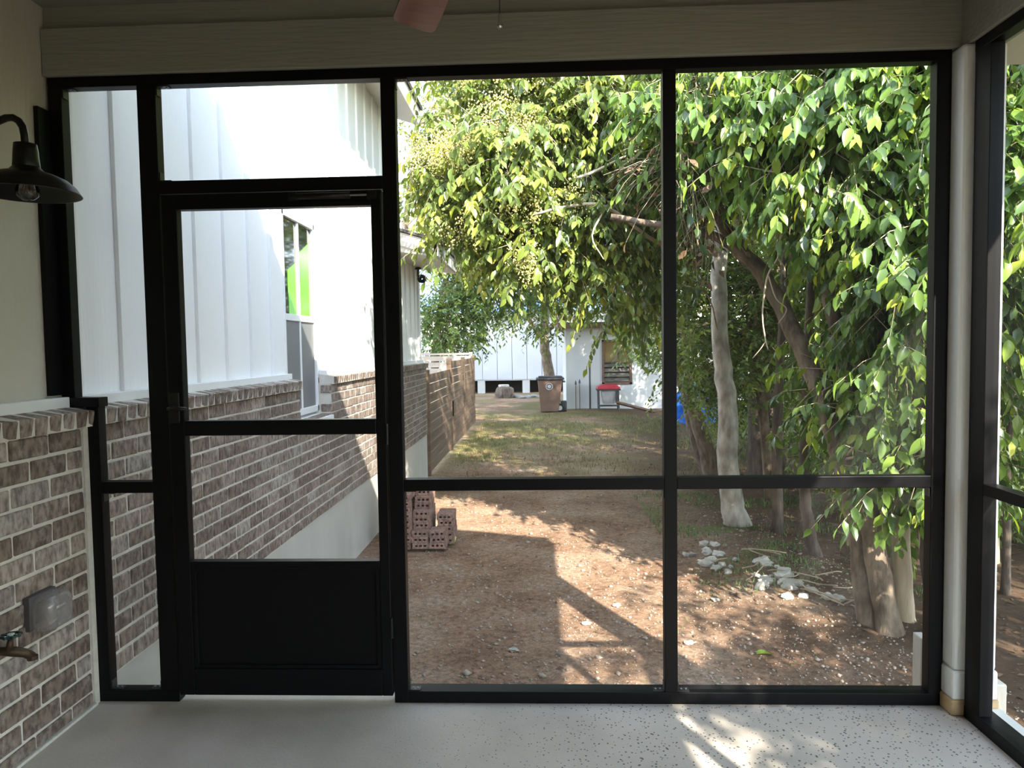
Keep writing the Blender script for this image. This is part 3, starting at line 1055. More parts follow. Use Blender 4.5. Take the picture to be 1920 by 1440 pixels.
CB = cored_brick()
bx0, by0 = -1.36, 6.80
heights = {0: [9, 9, 9, 10, 10], 1: [3, 6, 8, 9, 9], 2: [3, 3, 5, 5, 5]}
for c, hs_ in heights.items():
    for r, n in enumerate(hs_):
        for k in range(n):
            if c < 2 and r in (1, 2, 3) and k < hs_[r - 1] - 1 and k < hs_[min(r + 1, 4)] - 1 and c == 0:
                continue                      # buried inside the stack
            rot = random.uniform(-.03, .03)
            cx = bx0 + c * .170 + random.uniform(-.006, .006) + (.05 if c == 2 and r > 1 else 0)
            mw = Matrix.Translation((cx, by0 + r * .098 + random.uniform(-.006, .006), GZ + .035 + .0285 + k * .0585)) @ Matrix.Rotation(rot, 4, 'Z')
            if c == 2 and r == 0 and k > 0:
                mw = mw @ Matrix.Rotation(math.pi, 4, 'Z') @ Matrix.Rotation(math.radians(3), 4, 'Y')
            o = place('loose_brick', CB, None, mw)
            tag(o, 'pinkish cored brick in the loose stack against the house', 'brick', 'cored bricks stacked in the yard')

# trash bin
tb = empty('trash_bin', (.25, 21.6, GZ), 'brown wheeled trash bin with dark lid and round emblem', 'bin')


def frustum(x0, x1, y0, y1, z0, X0, X1, Y0, Y1, z1):
    v = [(x0, y0, z0), (x1, y0, z0), (x1, y1, z0), (x0, y1, z0), (X0, Y0, z1), (X1, Y0, z1), (X1, Y1, z1), (X0, Y1, z1)]
    return MB().add(v, [(3, 2, 1, 0), (4, 5, 6, 7), (0, 1, 5, 4), (1, 2, 6, 5), (2, 3, 7, 6), (3, 0, 4, 7)])


frustum(-.02, .52, 21.35, 21.85, GZ + .03, -.10, .64, 21.22, 21.98, .40).build('body', 'bin_brown', tb, bevel=.02)
ld = MB().box(-.15, .70, 21.15, 22.02, .40, .455).build('lid', 'bin_dark', tb, bevel=.018)
MB().prism([(21.2, .455), (21.95, .455), (21.85, .50), (21.3, .50)], 'x', -.08, .64).build('lid_dome', 'bin_dark', ld, bevel=.01)
for xx in (.58,):
    wq = MB().lathe([(.03, -.03), (.12, -.03), (.13, 0), (.12, .03), (.03, .03)], (xx - .02, 21.42, GZ + .14), 'y', 20, True).build('wheel', 'rubber', tb, smooth=False)
    MB().lathe([(.075, -.038), (.07, -.044), (.02, -.044)], (xx - .02, 21.42, GZ + .14), 'y', 10, True).build('hub', 'emblem', wq)
MB().box(.60, .78, 21.5, 21.8, GZ + .03, GZ + .34).build('axle_housing', 'bin_dark', tb, bevel=.03)
MB().tube([(.62, 21.35, .33), (.72, 21.4, .33), (.72, 21.85, .33), (.62, 21.9, .33)], .018, 8).build('handle', 'bin_dark', tb)
em = MB().torus((.25, 21.215, .20), .095, .014, 'y', 28, 6).build('emblem_ring', 'emblem', tb)
MB().lathe([(.001, -.006), (.055, -.006), (.06, 0), (.001, .0)], (.25, 21.222, .20), 'y', 12).build('emblem_star', 'emblem', em)

# red-lidded grill
gl_ = empty('patio_grill', (2.05, 21.9, GZ), 'white grill cart with red lid standing by the shed', 'grill')
frustum(1.90, 2.25, 21.72, 22.08, GZ + .22, 1.84, 2.30, 21.68, 22.12, .06).build('body', 'grill_body', gl_, bevel=.02)
MB().box(2.26, 2.36, 21.66, 21.70, GZ + .25, .02).build('tool_bag', 'bin_dark', gl_)
MB().prism([(1.70, .07), (2.42, .07), (2.40, .14), (2.28, .21), (1.86, .21), (1.72, .15)], 'y', 21.62, 22.16).build('lid', 'red_plastic', gl_, bevel=.02)
MB().box(1.70, 2.42, 21.63, 22.15, .03, .07).build('rim', 'bin_dark', gl_)
for xx in (1.76, 2.36):
    for yy in (21.7, 22.08):
        MB().tube([(xx, yy, .04), (xx + .01, yy, GZ + .01)], .022, 8).build('leg', 'bin_dark', gl_)
MB().box(1.76, 2.36, 21.72, 22.06, GZ + .14, GZ + .17).build('shelf', 'bin_dark', gl_)

o = MB().tube([(1.53, 22.25, GZ), (1.53, 22.25, .72), (1.54, 22.25, .84), (1.58, 22.22, .90)], .028, 8).build('vent_pipe', 'bin_dark')
tag(o, 'dark standing pipe with bent top against the shed', 'pipe')
for k, xx in enumerate((1.08, 1.20)):
    sk = empty('garden_stake', (xx, 22.1, GZ), 'thin metal yard stake with pointed cap beside the trash bin', 'stake', 'pair of metal yard stakes')
    MB().tube([(xx, 22.1, GZ), (xx, 22.1, .22 + .04 * k)], .012, 6).build('rod', 'rust', sk)
    MB().lathe([(.03, 0), (.03, .06), (.002, .14)], (xx, 22.1, .20 + .04 * k), 'z', 8, True).build('cap', 'bin_dark', sk)
o = MB().tube([(2.25, 21.2, GZ + .30), (3.35, 21.0, GZ + .02)], .05, 4).build('plank', 'brown_frame')
tag(o, 'weathered plank leaning beside the grill cart', 'plank')


def blob(name, loc, size, mt, seed, sub=2, amt=.3, fs=1.5, flat=False):
    bm = bmesh.new()
    bmesh.ops.create_icosphere(bm, subdivisions=sub, radius=1)
    for v in bm.verts:
        d = 1 + amt * noise.noise(v.co * fs + Vector((seed * 3.7, seed * 1.3, 0)))
        v.co = Vector((v.co.x * size[0] * d, v.co.y * size[1] * d, v.co.z * size[2] * d))
    me = bpy.data.meshes.new(name)
    bm.to_mesh(me)
    bm.free()
    me.materials.append(MATS[mt])
    if not flat:
        me.polygons.foreach_set('use_smooth', [True] * len(me.polygons))
    o = bpy.data.objects.new(name, me)
    o.location = loc
    COL.objects.link(o)
    return o


st = empty('tree_stump', (-1.45, 28, GZ), 'grey tree stump topped with a pale flat stone', 'stump')
MB().tube([(-1.45, 28, GZ + .0), (-1.45, 28, GZ + .16), (-1.45, 28, GZ + .38), (-1.45, 28, GZ + .44)], [.36, .38, .34, .26], 14, True, .15).build('log', 'bark_dark', st)
MB().lathe([(.20, 0), (.22, .03), (.20, .09), (.02, .10)], (-1.47, 28, GZ + .44), 'z', 12, True).build('cap_stone', 'rock', st)
for k in range(6):
    o = blob('rubble_stone', (-.95 + .22 * k + random.uniform(-.05, .05), 28 + random.uniform(-.3, .3), GZ + .04), (random.uniform(.1, .2), .12, random.uniform(.06, .10)), 'grey_stone', k + 50, 2, .4)
    tag(o, 'grey rubble stone lying beside the stump', 'stone', 'rubble beside the stump')

# ---- fences
fe = empty('yard_fence', (-1.78, 14.7, GZ), 'brown board fence running back from the house corner', 'fence')


def slat_run(parent, axis, a0, a1, c, z0, z1, mt, gap=.014, h=.14):
    z = z0
    while z < z1 - .03:
        zt = min(z + h, z1)
        d = random.uniform(-.003, .003)
        if axis == 'y':
            MB().box(c - .011 + d, c + .011 + d, a0, a1, z, zt).build('slat', mt, parent)
        else:
            MB().box(a0, a1, c - .011 + d, c + .011 + d, z, zt).build('slat', mt, parent)
        z += h + gap


slat_run(fe, 'y', 10.98, 13.66, -1.75, GZ + .05, 1.0, 'fence_wood')
slat_run(fe, 'y', 13.74, 16.1, -1.75, GZ + .05, 1.13, 'fence_wood')
slat_run(fe, 'y', 16.16, 18.5, -1.75, GZ + .05, 1.15, 'fence_wood')
for y in (10.95, 13.70, 16.13, 18.52):
    MB().box(-1.82, -1.73, y - .045, y + .045, GZ - .05, 1.05 if y < 13 else 1.18).build('post', 'fence_wood', fe)
gh = MB().box(-1.738, -1.71, 13.80, 13.84, .05, .35).build('gate_latch', 'black_metal', fe)
f2 = empty('cross_fence', (-3.9, 18.6, GZ), 'weathered slat fence closing the side yard behind the house', 'fence')
slat_run(f2, 'x', -6.0, -1.80, 18.62, GZ + .05, 1.26, 'fence_grey', .03, .13)
for x in (-5.9, -4.2, -3.0, -1.84):
    MB().box(x - .045, x + .045, 18.635, 18.72, GZ - .05, 1.28).build('post', 'fence_grey', f2)

# ---- far white building on piers
fh = empty('far_building', (-3, 32, GZ), 'white panelled building on piers with a blue metal roof', 'building')
x = -11.0
while x < 5:
    MB().box(x + .012, x + .64, 31.0, 31.05, .0, 2.72).build('wall_panel', 'far_white', fh)
    x += .65
MB().box(-11, 5, 31.05, 36, -.05, 2.75).build('core', 'far_white', fh)
MB().box(-11.2, 5.2, 30.8, 31.0, 2.72, 2.92).build('fascia', 'far_white', fh)
rfm = MB().prism([(30.7, 2.92), (34.5, 5.3), (38, 2.92)], 'x', -11.4, 5.4).build('roof', 'blue_metal', fh)
rb = MB()
x = -11.2
while x < 5.3:
    rb.prism([(30.7, 2.93), (34.5, 5.31), (34.5, 5.36), (30.7, 2.98)], 'x', x, x + .05)
    x += .5
rb.build('roof_ribs', 'blue_metal', rfm)
for x in (-7.6, -5.2, -2.62, -.65, 2.6):
    MB().box(x - .16, x + .16, 31.05, 31.35, GZ - .1, -.05).build('pier', 'concrete_wall', fh)
MB().box(-10.8, 4.8, 32.2, 35.5, GZ - .1, -.05).build('crawl_space', 'dark_void', fh)
for x in (-5.5, -4.75, -4.1, -3.2):
    MB().box(x - .06, x + .06, 30.2, 30.32, GZ, 2.72).build('porch_post', 'far_white', fh)

# ---- shed
sh = empty('garden_shed', (2.6, 24, GZ), 'pale blue grey shed with flat dark roof edge', 'shed')
s_ = MB()
s_.box(.80, 1.96, 22.5, 22.6, GZ - .05, 1.95).box(2.84, 7.0, 22.5, 22.6, GZ - .05, 1.95).box(1.96, 2.84, 22.5, 22.6, GZ - .05, .20).box(1.96, 2.84, 22.5, 22.6, 1.55, 1.95)
s_.box(.80, .90, 22.6, 26, GZ - .05, 1.95).box(.9, 7, 25.9, 26, GZ - .05, 1.95)
s_.build('wall', 'shed_wall', sh)
MB().box(.55, 7.3, 22.05, 26.3, 1.95, 2.13).build('roof', 'brown_frame', sh)
wf = MB().box(1.93, 2.87, 22.46, 22.52, .17, .24).box(1.93, 2.87, 22.46, 22.52, 1.52, 1.58).box(1.93, 2.0, 22.46, 22.52, .17, 1.58).box(2.80, 2.87, 22.46, 22.52, .17, 1.58).box(2.0, 2.80, 22.46, 22.52, .86, .91).build('window', 'brown_frame', sh)
MB().box(2.0, 2.8, 22.55, 22.57, .91, 1.52).build('pane', 'reflection_pane', wf)
for k in range(4):
    MB().prism([(22.47, .26 + k * .155), (22.56, .36 + k * .155), (22.56, .385 + k * .155), (22.47, .285 + k * .155)], 'x', 2.0, 2.8).build('louvre', 'pane_dull', wf)
MB().box(2.0, 2.8, 22.575, 22.585, .24, .86).build('back_pane', 'dark_void', wf)

# ---- blue tarp heap
bm = bmesh.new()
bmesh.ops.create_icosphere(bm, subdivisions=4, radius=1)
for v in bm.verts:
    n1 = noise.noise(v.co * 2.1) * .25 + noise.noise(v.co * 5) * .16 + abs(noise.noise(v.co * 10)) * .12
    zz = max(v.co.z, -.35)
    v.co = Vector((v.co.x * .62 * (1 + n1), v.co.y * .5 * (1 + n1), (zz + .35) * .68 * (1 + n1)))
me = bpy.data.meshes.new('tarp')
bm.to_mesh(me)
bm.free()
mat('tarp_blue', (.02, .14, .62), (.04, .24, .80), 6, .35, .5, 18)
me.materials.append(MATS['tarp_blue'])
o = bpy.data.objects.new('tarp', me)
o.location = (3.86, 18.2, GZ - .01)
COL.objects.link(o)
tag(o, 'crumpled bright blue tarp heaped among the tree trunks', 'tarp')
#VEGETATION
# ================================================================== VEGETATION
CAMN = np.array(CAM)
RN, UN, FN = np.array(rgt), np.array(up), np.array(fwd)

LEAF8 = np.array([(0, 0, 0), (.30, -.225, .055), (.30, 0, 0), (.30, .225, .055), (.66, -.185, .035), (.66, 0, -.03), (.66, .185, .035), (1, 0, -.11)])
F8 = np.array([(0, 2, 1), (0, 3, 2), (1, 2, 5), (1, 5, 4), (2, 3, 6), (2, 6, 5), (4, 5, 7), (5, 6, 7)])
LEAF4 = np.array([(0, 0, 0), (.45, -.20, .05), (.45, .20, .05), (1, 0, -.08)])
F4 = np.array([(0, 2, 1), (1, 2, 3)])


def unit(a):
    return a / np.maximum(np.linalg.norm(a, axis=-1, keepdims=True), 1e-9)


def leaf_objects():
    """rounder single leaves for the ones that stand nearest, in four shapes and five tints"""
    out = {}
    for mt in ('leaf_privet', 'leaf_olive'):
        L = []
        for s in range(10):
            rnd = random.Random(s)
            bend = rnd.uniform(.05, .28)
            fold = rnd.uniform(.05, .14)
            wd = rnd.uniform(.20, .26)
            st = [0, .12, .3, .5, .7, .87, 1]
            hw = [0, .62, .95, 1, .78, .40, 0]
            V, F = [], []
            for x, h in zip(st, hw):
                z = -bend * x * x
                if h == 0:
                    V.append((x, 0, z))
                else:
                    V += [(x, -wd * h, z + fold * h), (x, 0, z), (x, wd * h, z + fold * h)]
            F += [(0, 2, 1), (0, 3, 2)]
            for k in range(4):
                a, b = 1 + 3 * k, 4 + 3 * k
                F += [(a, a + 1, b + 1), (a, b + 1, b), (a + 1, a + 2, b + 2), (a + 1, b + 2, b + 1)]
            F += [(13, 14, 16), (14, 15, 16)]
            tint = [.15, .3, .42, .5, .55, .62, .7, .82, .92, .35][s]
            L.append(quick_mesh('leaf', np.array(V, float), np.array(F), mt, np.full(len(V), tint), True))
        out[mt] = L
    return out


LEAVES = leaf_objects()


def crown_leaves(c, r, n_sprig, per, L, rng, hang=.7, shell=.45, tw=.32, light=.0):
    """sprigs of drooping leaves filling an ellipsoid; returns leaf arrays and twig polylines"""
    d = unit(rng.normal(size=(n_sprig, 3)))
    rad = rng.random(n_sprig) ** shell
    P = np.array(c) + d * rad[:, None] * np.array(r)
    # gather the sprigs into clumps so that light falls through between them
    high = c[2] > 4.9
    nc = max(3, n_sprig // (26 if high else 11))
    own = rng.integers(0, nc, n_sprig)
    sg_ = (.42 if high else .55) * (np.prod(r) / nc) ** (1 / 3)
    P = np.where((rng.random(n_sprig) < .8)[:, None], P[own] + rng.normal(size=(n_sprig, 3)) * sg_ * np.array([1, 1, .8]), P)
    d = unit((P - np.array(c)) / np.array(r) + 1e-6)
    T = unit(d * .7 + rng.normal(size=(n_sprig, 3)) * .55 + np.array([0, 0, -.1]))
    ln = tw * rng.uniform(.6, 1.25, n_sprig)
    t = np.linspace(.15, 1, per)[None, :, None]
    pos = P[:, None, :] + T[:, None, :] * ln[:, None, None] * t
    pos[..., 2] -= (t[..., 0] ** 2) * ln[:, None] * .35
    side = unit(np.cross(T, np.array([0, 0, 1.0])) + 1e-6)[:, None, :]
    sg = np.where(np.arange(per) % 2 == 0, 1.0, -1.0)[None, :, None]
    D_ = unit(T[:, None, :] * .45 + side * sg * .75 + np.array([0, 0, -hang]) + rng.normal(size=(n_sprig, per, 3)) * .28)
    Z = np.array([0, 0, 1.0]) * .8 + d[:, None, :] * .5 + rng.normal(size=(n_sprig, per, 3)) * .35
    Z = unit(Z - D_ * (Z * D_).sum(-1, keepdims=True))
    Y = np.cross(Z, D_)
    sz = L * rng.uniform(.65, 1.25, (n_sprig, per))
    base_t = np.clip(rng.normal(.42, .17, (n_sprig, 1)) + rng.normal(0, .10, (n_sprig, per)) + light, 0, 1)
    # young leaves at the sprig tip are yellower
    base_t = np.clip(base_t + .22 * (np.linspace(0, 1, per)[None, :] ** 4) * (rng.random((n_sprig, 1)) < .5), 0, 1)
    R = np.stack([D_, Y, Z], -1).reshape(-1, 3, 3)
    tw_pts = np.stack([P - T * ln[:, None] * .3, P + T * ln[:, None] * .45 - np.array([0, 0, 1]) * ln[:, None] * .07, P + T * ln[:, None] - np.array([0, 0, 1]) * ln[:, None] * .35], 1)
    return pos.reshape(-1, 3), R, sz.ravel(), base_t.ravel(), tw_pts


def foliage_mesh(name, pos, R, sz, tint, mt, fine):
    tmpl, F = (LEAF8, F8) if fine else (LEAF4, F4)
    k = len(tmpl)
    V = np.einsum('nij,kj->nki', R, tmpl) * sz[:, None, None] + pos[:, None, :]
    FF = (F[None] + (np.arange(len(pos)) * k)[:, None, None]).reshape(-1, F.shape[1])
    return quick_mesh(name, V.reshape(-1, 3), FF, mt, np.repeat(tint, k), fine)


def twig_mesh(name, tw, mt, r=.0028):
    n = len(tw)
    d = unit(tw[:, 2] - tw[:, 0])
    a = unit(np.cross(d, np.array([.3, .2, 1.0])))
    b = np.cross(d, a)
    V = []
    for k in range(3):
        rr = r * (1.2, 1, .5)[k]
        for j in range(3):
            t = 2 * math.pi * j / 3
            V.append(tw[:, k] + (a * math.cos(t) + b * math.sin(t)) * rr)
    V = np.stack(V, 1)
    F = np.array([(k * 3 + j, k * 3 + (j + 1) % 3, (k + 1) * 3 + (j + 1) % 3, (k + 1) * 3 + j) for k in range(2) for j in range(3)])
    FF = (F[None] + (np.arange(n) * 9)[:, None, None]).reshape(-1, 4)
    return quick_mesh(name, V.reshape(-1, 3), FF, mt)


def smooth_path(pts, sub=5, wob=.0, rnd=random):
    """Catmull-Rom through the points"""
    P = [Vector(p) for p in pts]
    P = [P[0] * 2 - P[1]] + P + [P[-1] * 2 - P[-2]]
    out = []
    for i in range(1, len(P) - 2):
        for s in range(sub):
            t = s / sub
            a, b, c, d = P[i - 1], P[i], P[i + 1], P[i + 2]
            q = .5 * ((2 * b) + (c - a) * t + (2 * a - 5 * b + 4 * c - d) * t * t + (3 * b - a - 3 * c + d) * t ** 3)
            if wob:
                q += Vector((rnd.uniform(-1, 1), rnd.uniform(-1, 1), rnd.uniform(-1, 1))) * wob
            out.append(q)
    out.append(P[-2])
    return out


def link(name, me, parent, kind=None):
    return place(name, me, parent, Matrix.Identity(4), kind)


def tree(name, label, cat, stems, crowns, leafmat='leaf_privet', L=.085, fine=True, seed=1, n_obj=0, bark='bark_brown', nb=24, per=10,
         group=None, hang=.7, tw=.32, brad=.016, twigs=True, flower=None, shell=.45, light=0.0):
    rng = np.random.default_rng(seed)
    rnd = random.Random(seed)
    base_p = Vector(stems[0][0][0])
    root = empty(name, base_p, label, cat, group)
    nodes = []
    for si, (pts, ra, rb) in enumerate(stems):
        path = smooth_path(pts, 5, ra * .10, rnd)
        k = len(path)
        rad = [ra + (rb - ra) * (i / (k - 1)) ** .8 for i in range(k)]
        if si == 0:
            rad[0] *= 1.35
            rad[1] *= 1.12
        MB().tube(path, rad, 12, True, .10).build('trunk' if si == 0 else 'stem', bark, root, smooth=True)
        nodes += [p for p in path if p.z > base_p.z + .8] or [path[-1]]
    pos, R, sz, ti, tws = [], [], [], [], []
    for cr in crowns:
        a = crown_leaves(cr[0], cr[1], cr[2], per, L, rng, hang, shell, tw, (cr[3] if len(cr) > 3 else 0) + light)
        pos.append(a[0]); R.append(a[1]); sz.append(a[2]); ti.append(a[3]); tws.append(a[4])
    for cr in crowns:
        for k in range(max(1, int(nb * cr[2] / sum(c[2] for c in crowns)))):
            d = unit(rng.normal(size=3)) * rng.random() ** .5 * .95
            e = Vector(np.array(cr[0]) + d * np.array(cr[1]))
            s = min(nodes, key=lambda p: (p - e).length + .6 * max(0, p.z - e.z) + rnd.uniform(0, .5))
            L1 = (e - s).length
            mid1 = s.lerp(e, .35) + Vector((rnd.uniform(-.12, .12), rnd.uniform(-.12, .12), rnd.uniform(.0, .22))) * L1
            mid2 = s.lerp(e, .7) + Vector((rnd.uniform(-.12, .12), rnd.uniform(-.12, .12), rnd.uniform(-.02, .16))) * L1
            pth = smooth_path([s, mid1, mid2, e], 3, .008, rnd)
            kk = len(pth)
            br_ = brad * rnd.uniform(.6, 1.3) * (1 + .2 * L1)
            MB().tube(pth, [br_ * (1 - .75 * i / (kk - 1)) for i in range(kk)], 6).build('branch', 'twig', root, smooth=True)
    pos, R, sz, ti, tws = np.concatenate(pos), np.concatenate(R), np.concatenate(sz), np.concatenate(ti), np.concatenate(tws)
    keep = np.ones(len(pos), bool)
    if n_obj:
        dv = pos - CAMN
        z = dv @ FN
        px, py = 960 + FPX * (dv @ RN) / z, 720 - FPX * (dv @ UN) / z
        ok = (z > 0) & (px > 745) & (px < 1915) & (py > 115) & (py < 1250)
        dist = np.where(ok, np.linalg.norm(dv, axis=1) / sz, 1e9)
        order = np.argsort(dist)[:n_obj]
        for i in order:
            if dist[i] > 1e8:
                break
            keep[i] = False
            t_ = ti[i]
            tl = [.15, .3, .42, .5, .55, .62, .7, .82, .92, .35]
            j = int(np.argmin(np.abs(np.array(tl) - t_ + rng.normal(0, .05, 10))))
            M = Matrix.Identity(4)
            for a in range(3):
                for b in range(3):
                    M[a][b] = float(R[i, a, b] * sz[i])
                M[a][3] = float(pos[i, a])
            place('leaf', LEAVES[leafmat][j], root, M)
    link('foliage', foliage_mesh('foliage', pos[keep], R[keep], sz[keep], ti[keep], leafmat, fine), root, 'stuff')
    if twigs:
        link('twigs', twig_mesh('twigs', tws, 'twig'), root, 'stuff')
    if flower:
        fp = []
        for (c, r, n) in flower:
            d = unit(rng.normal(size=(n, 3))) * (rng.random(n) ** .45)[:, None]
            cc = np.array(c) + d * np.array(r)
            q = cc[:, None, :] + rng.normal(size=(n, 26, 3)) * np.array([.035, .035, .045])
            fp.append(q.reshape(-1, 3))
        fp = np.concatenate(fp)
        oc_ = np.array([(1, 0, 0), (-1, 0, 0), (0, 1, 0), (0, -1, 0), (0, 0, 1.3), (0, 0, -1.3)])
        of = np.array([(0, 2, 4), (2, 1, 4), (1, 3, 4), (3, 0, 4), (2, 0, 5), (1, 2, 5), (3, 1, 5), (0, 3, 5)])
        V = oc_[None] * rng.uniform(.004, .010, (len(fp), 1, 1)) + fp[:, None, :]
        F = (of[None] + (np.arange(len(fp)) * 6)[:, None, None]).reshape(-1, 3)
        link('blossom', quick_mesh('blossom', V.reshape(-1, 3), F, 'flower'), root, 'stuff')
    return root


# --- tree with the leaning trunk that crosses the right bay
tree('privet_tree', 'leaning multi-stemmed tree with large glossy leaves arching over the yard', 'tree',
     [([(2.25, 4.85, -.64), (2.193, 4.95, .05), (2.152, 5.05, .405), (2.10, 5.2, .766), (1.94, 5.4, 1.346), (1.765, 5.6, 1.844), (1.568, 5.7, 2.128), (1.427, 5.8, 2.42), (1.24, 5.9, 2.80), (1.0, 6.0, 3.3)], .088, .045),
      ([(1.765, 5.6, 1.844), (1.602, 5.6, 2.032), (1.365, 5.55, 2.192), (1.05, 5.5, 2.26), (.55, 5.5, 2.36)], .052, .022),
      ([(2.152, 5.05, .405), (2.191, 5.2, 1.151), (2.113, 5.3, 1.694), (2.053, 5.4, 2.057), (1.97, 5.5, 2.391), (1.711, 5.7, 3.257), (1.46, 5.8, 3.65)], .062, .035)],
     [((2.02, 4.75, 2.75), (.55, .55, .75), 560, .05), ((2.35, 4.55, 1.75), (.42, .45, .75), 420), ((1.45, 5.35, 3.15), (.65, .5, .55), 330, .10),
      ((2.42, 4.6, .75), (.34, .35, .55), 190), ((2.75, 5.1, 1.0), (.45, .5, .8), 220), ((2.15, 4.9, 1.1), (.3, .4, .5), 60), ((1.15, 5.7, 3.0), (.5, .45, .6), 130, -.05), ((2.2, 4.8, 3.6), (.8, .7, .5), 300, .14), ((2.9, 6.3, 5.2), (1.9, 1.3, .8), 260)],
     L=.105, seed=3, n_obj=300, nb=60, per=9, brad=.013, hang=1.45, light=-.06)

PV = bpy.data.objects['privet_tree']
_r = np.random.default_rng(77)
_a = crown_leaves((1.25, 5.45, 2.75), (.50, .35, .55), 330, 3, .08, _r, .6, .6, .3)
link('dead_twigs', twig_mesh('dead_twigs', _a[4], 'twig', .0024), PV, 'stuff')
_k = _r.random(len(_a[0])) < .28
link('dead_leaves', foliage_mesh('dead_leaves', _a[0][_k], _a[1][_k], _a[2][_k], _a[3][_k], 'dead_leaf', True), PV, 'stuff')

for _p, _ra in (([(1.68, 5.2, 2.5), (1.676, 5.0, 2.265), (1.641, 4.98, 2.008), (1.634, 4.98, 1.954), (1.567, 4.97, 1.845), (1.538, 4.97, 1.682), (1.528, 4.96, 1.535), (1.547, 4.95, 1.389), (1.562, 4.95, 1.333)], .0085),
                ([(1.547, 4.95, 1.389), (1.508, 4.95, 1.334), (1.457, 4.95, 1.273)], .004), ([(1.567, 4.97, 1.845), (1.615, 4.95, 1.679), (1.687, 4.95, 1.605), (1.626, 4.95, 1.504)], .005),
                ([(1.634, 4.98, 1.954), (1.678, 4.98, 1.899), (1.686, 4.98, 1.826)], .006), ([(1.03, 5.5, 2.92), (1.224, 5.2, 3.0), (1.486, 5.2, 2.944), (1.7, 5.3, 3.3)], .011)):
    _q = smooth_path(_p, 4)
    MB().tube(_q, [_ra * (1 - .5 * i / len(_q)) for i in range(len(_q))], 7).build('bare_twig', 'bark_tan', PV, smooth=True)

# --- yellow green tree reaching in over the middle bay from the pale trunk
tree('olive_tree', 'pale-trunked tree with yellow blossom spreading over the middle of the yard', 'tree',
     [([(2.12, 7.75, -.66), (2.037, 7.75, -.1), (2.016, 7.8, .71), (1.971, 7.85, 1.407), (1.972, 7.9, 2.338), (2.056, 8.0, 3.4), (2.0, 8.0, 4.5)], .135, .06),
      ([(1.972, 7.9, 2.338), (1.5, 7.6, 2.75), (.9, 7.2, 3.0), (.2, 6.9, 3.1), (-.5, 6.7, 3.0)], .055, .02),
      ([(2.0, 7.9, 2.8), (1.4, 7.3, 3.4), (.6, 6.8, 3.8), (-.2, 6.5, 3.9)], .05, .018)],
     [((.05, 6.5, 3.25), (1.05, .75, .75), 800, .10), ((-.55, 6.6, 2.75), (.55, .55, .50), 440, .12), ((.75, 6.6, 3.55), (.75, .7, .75), 560, .02),
      ((.25, 6.4, 2.45), (.75, .5, .40), 290, .08), ((.98, 6.9, 2.55), (.42, .5, .55), 200, -.05), ((-.1, 6.6, 4.1), (1.0, .7, .5), 330, .12), ((.45, 6.35, 2.05), (.35, .35, .22), 60, .1), ((-.15, 6.35, 2.2), (.3, .3, .2), 50, .12), ((1.0, 7.5, 5.4), (1.8, 1.2, .9), 480), ((1.0, 7.0, 1.95), (.35, .4, .3), 60)],
     leafmat='leaf_olive', L=.095, seed=5, n_obj=300, bark='bark_grey', nb=70, per=9, brad=.012, hang=1.1, light=-.07,
     flower=[((-.75, 6.1, 3.05), (.42, .25, .22), 95), ((-.25, 6.0, 3.25), (.35, .25, .22), 60), ((.1, 6.0, 2.55), (.45, .25, .18), 40), ((-.55, 6.15, 2.45), (.35, .2, .2), 30), ((-.3, 6.1, 3.7), (.5, .25, .2), 40), ((-.1, 5.95, 2.05), (.25, .15, .15), 14)])

OT = bpy.data.objects['olive_tree']
for _p, _ra in (([(1.6, 7.2, 2.3), (1.026, 6.2, 2.25), (.55, 5.85, 2.50), (.229, 5.8, 2.50), (-.048, 5.8, 2.44)], .02), ([(.3, 5.7, 2.70), (.446, 5.65, 2.74), (.769, 5.8, 2.92), (1.053, 6.2, 3.1)], .013), ([(.55, 5.85, 2.5), (.42, 5.7, 2.25), (.5, 5.6, 2.05)], .009)):
    _q = smooth_path(_p, 4)
    MB().tube(_q, [_ra * (1 - .6 * i / len(_q)) for i in range(len(_q))], 7).build('bare_limb', 'bark_tan', OT, smooth=True)

# --- stout trunks by the right post
tree('stout_tree', 'stout grey-brown trunk near the corner post of the porch', 'tree',
     [([(2.30, 4.72, -.66), (2.24, 4.8, -.09), (2.20, 4.85, .33), (2.235, 4.9, 1.16), (2.35, 4.9, 2.2), (2.5, 4.8, 3.4)], .082, .05)],
     [((2.9, 4.6, 3.2), (.9, .8, .9), 420), ((2.75, 4.5, 2.2), (.5, .5, .6), 220)], L=.105, seed=9, n_obj=120, nb=24, per=9, bark='bark_brown', hang=1.0)
tree('slim_tree', 'slim tan trunk standing between two darker trunks near the corner post', 'tree',
     [([(2.50, 4.92, -.64), (2.452, 4.9, -.12), (2.463, 4.95, .42), (2.517, 5.0, 1.52), (2.7, 5.1, 2.8)], .066, .04)],
     [((2.9, 5.3, 3.6), (.8, .8, .7), 130)], L=.10, seed=10, nb=14, per=9, bark='bark_tan', hang=1.0)
tree('dark_tree', 'dark split trunk just outside the white corner post', 'tree',
     [([(2.60, 4.62, -.66), (2.54, 4.7, .1), (2.53, 4.75, .64), (2.75, 4.8, 1.8), (3.1, 4.9, 3.0)], .085, .05),
      ([(2.66, 4.72, -.3), (2.72, 4.75, .3), (2.66, 4.8, .9), (2.8, 4.9, 1.7)], .05, .03)],
     [((3.4, 4.6, 3.0), (.7, .8, .9), 220)], L=.10, seed=12, n_obj=80, nb=16, per=9, bark='bark_dark', hang=1.0)

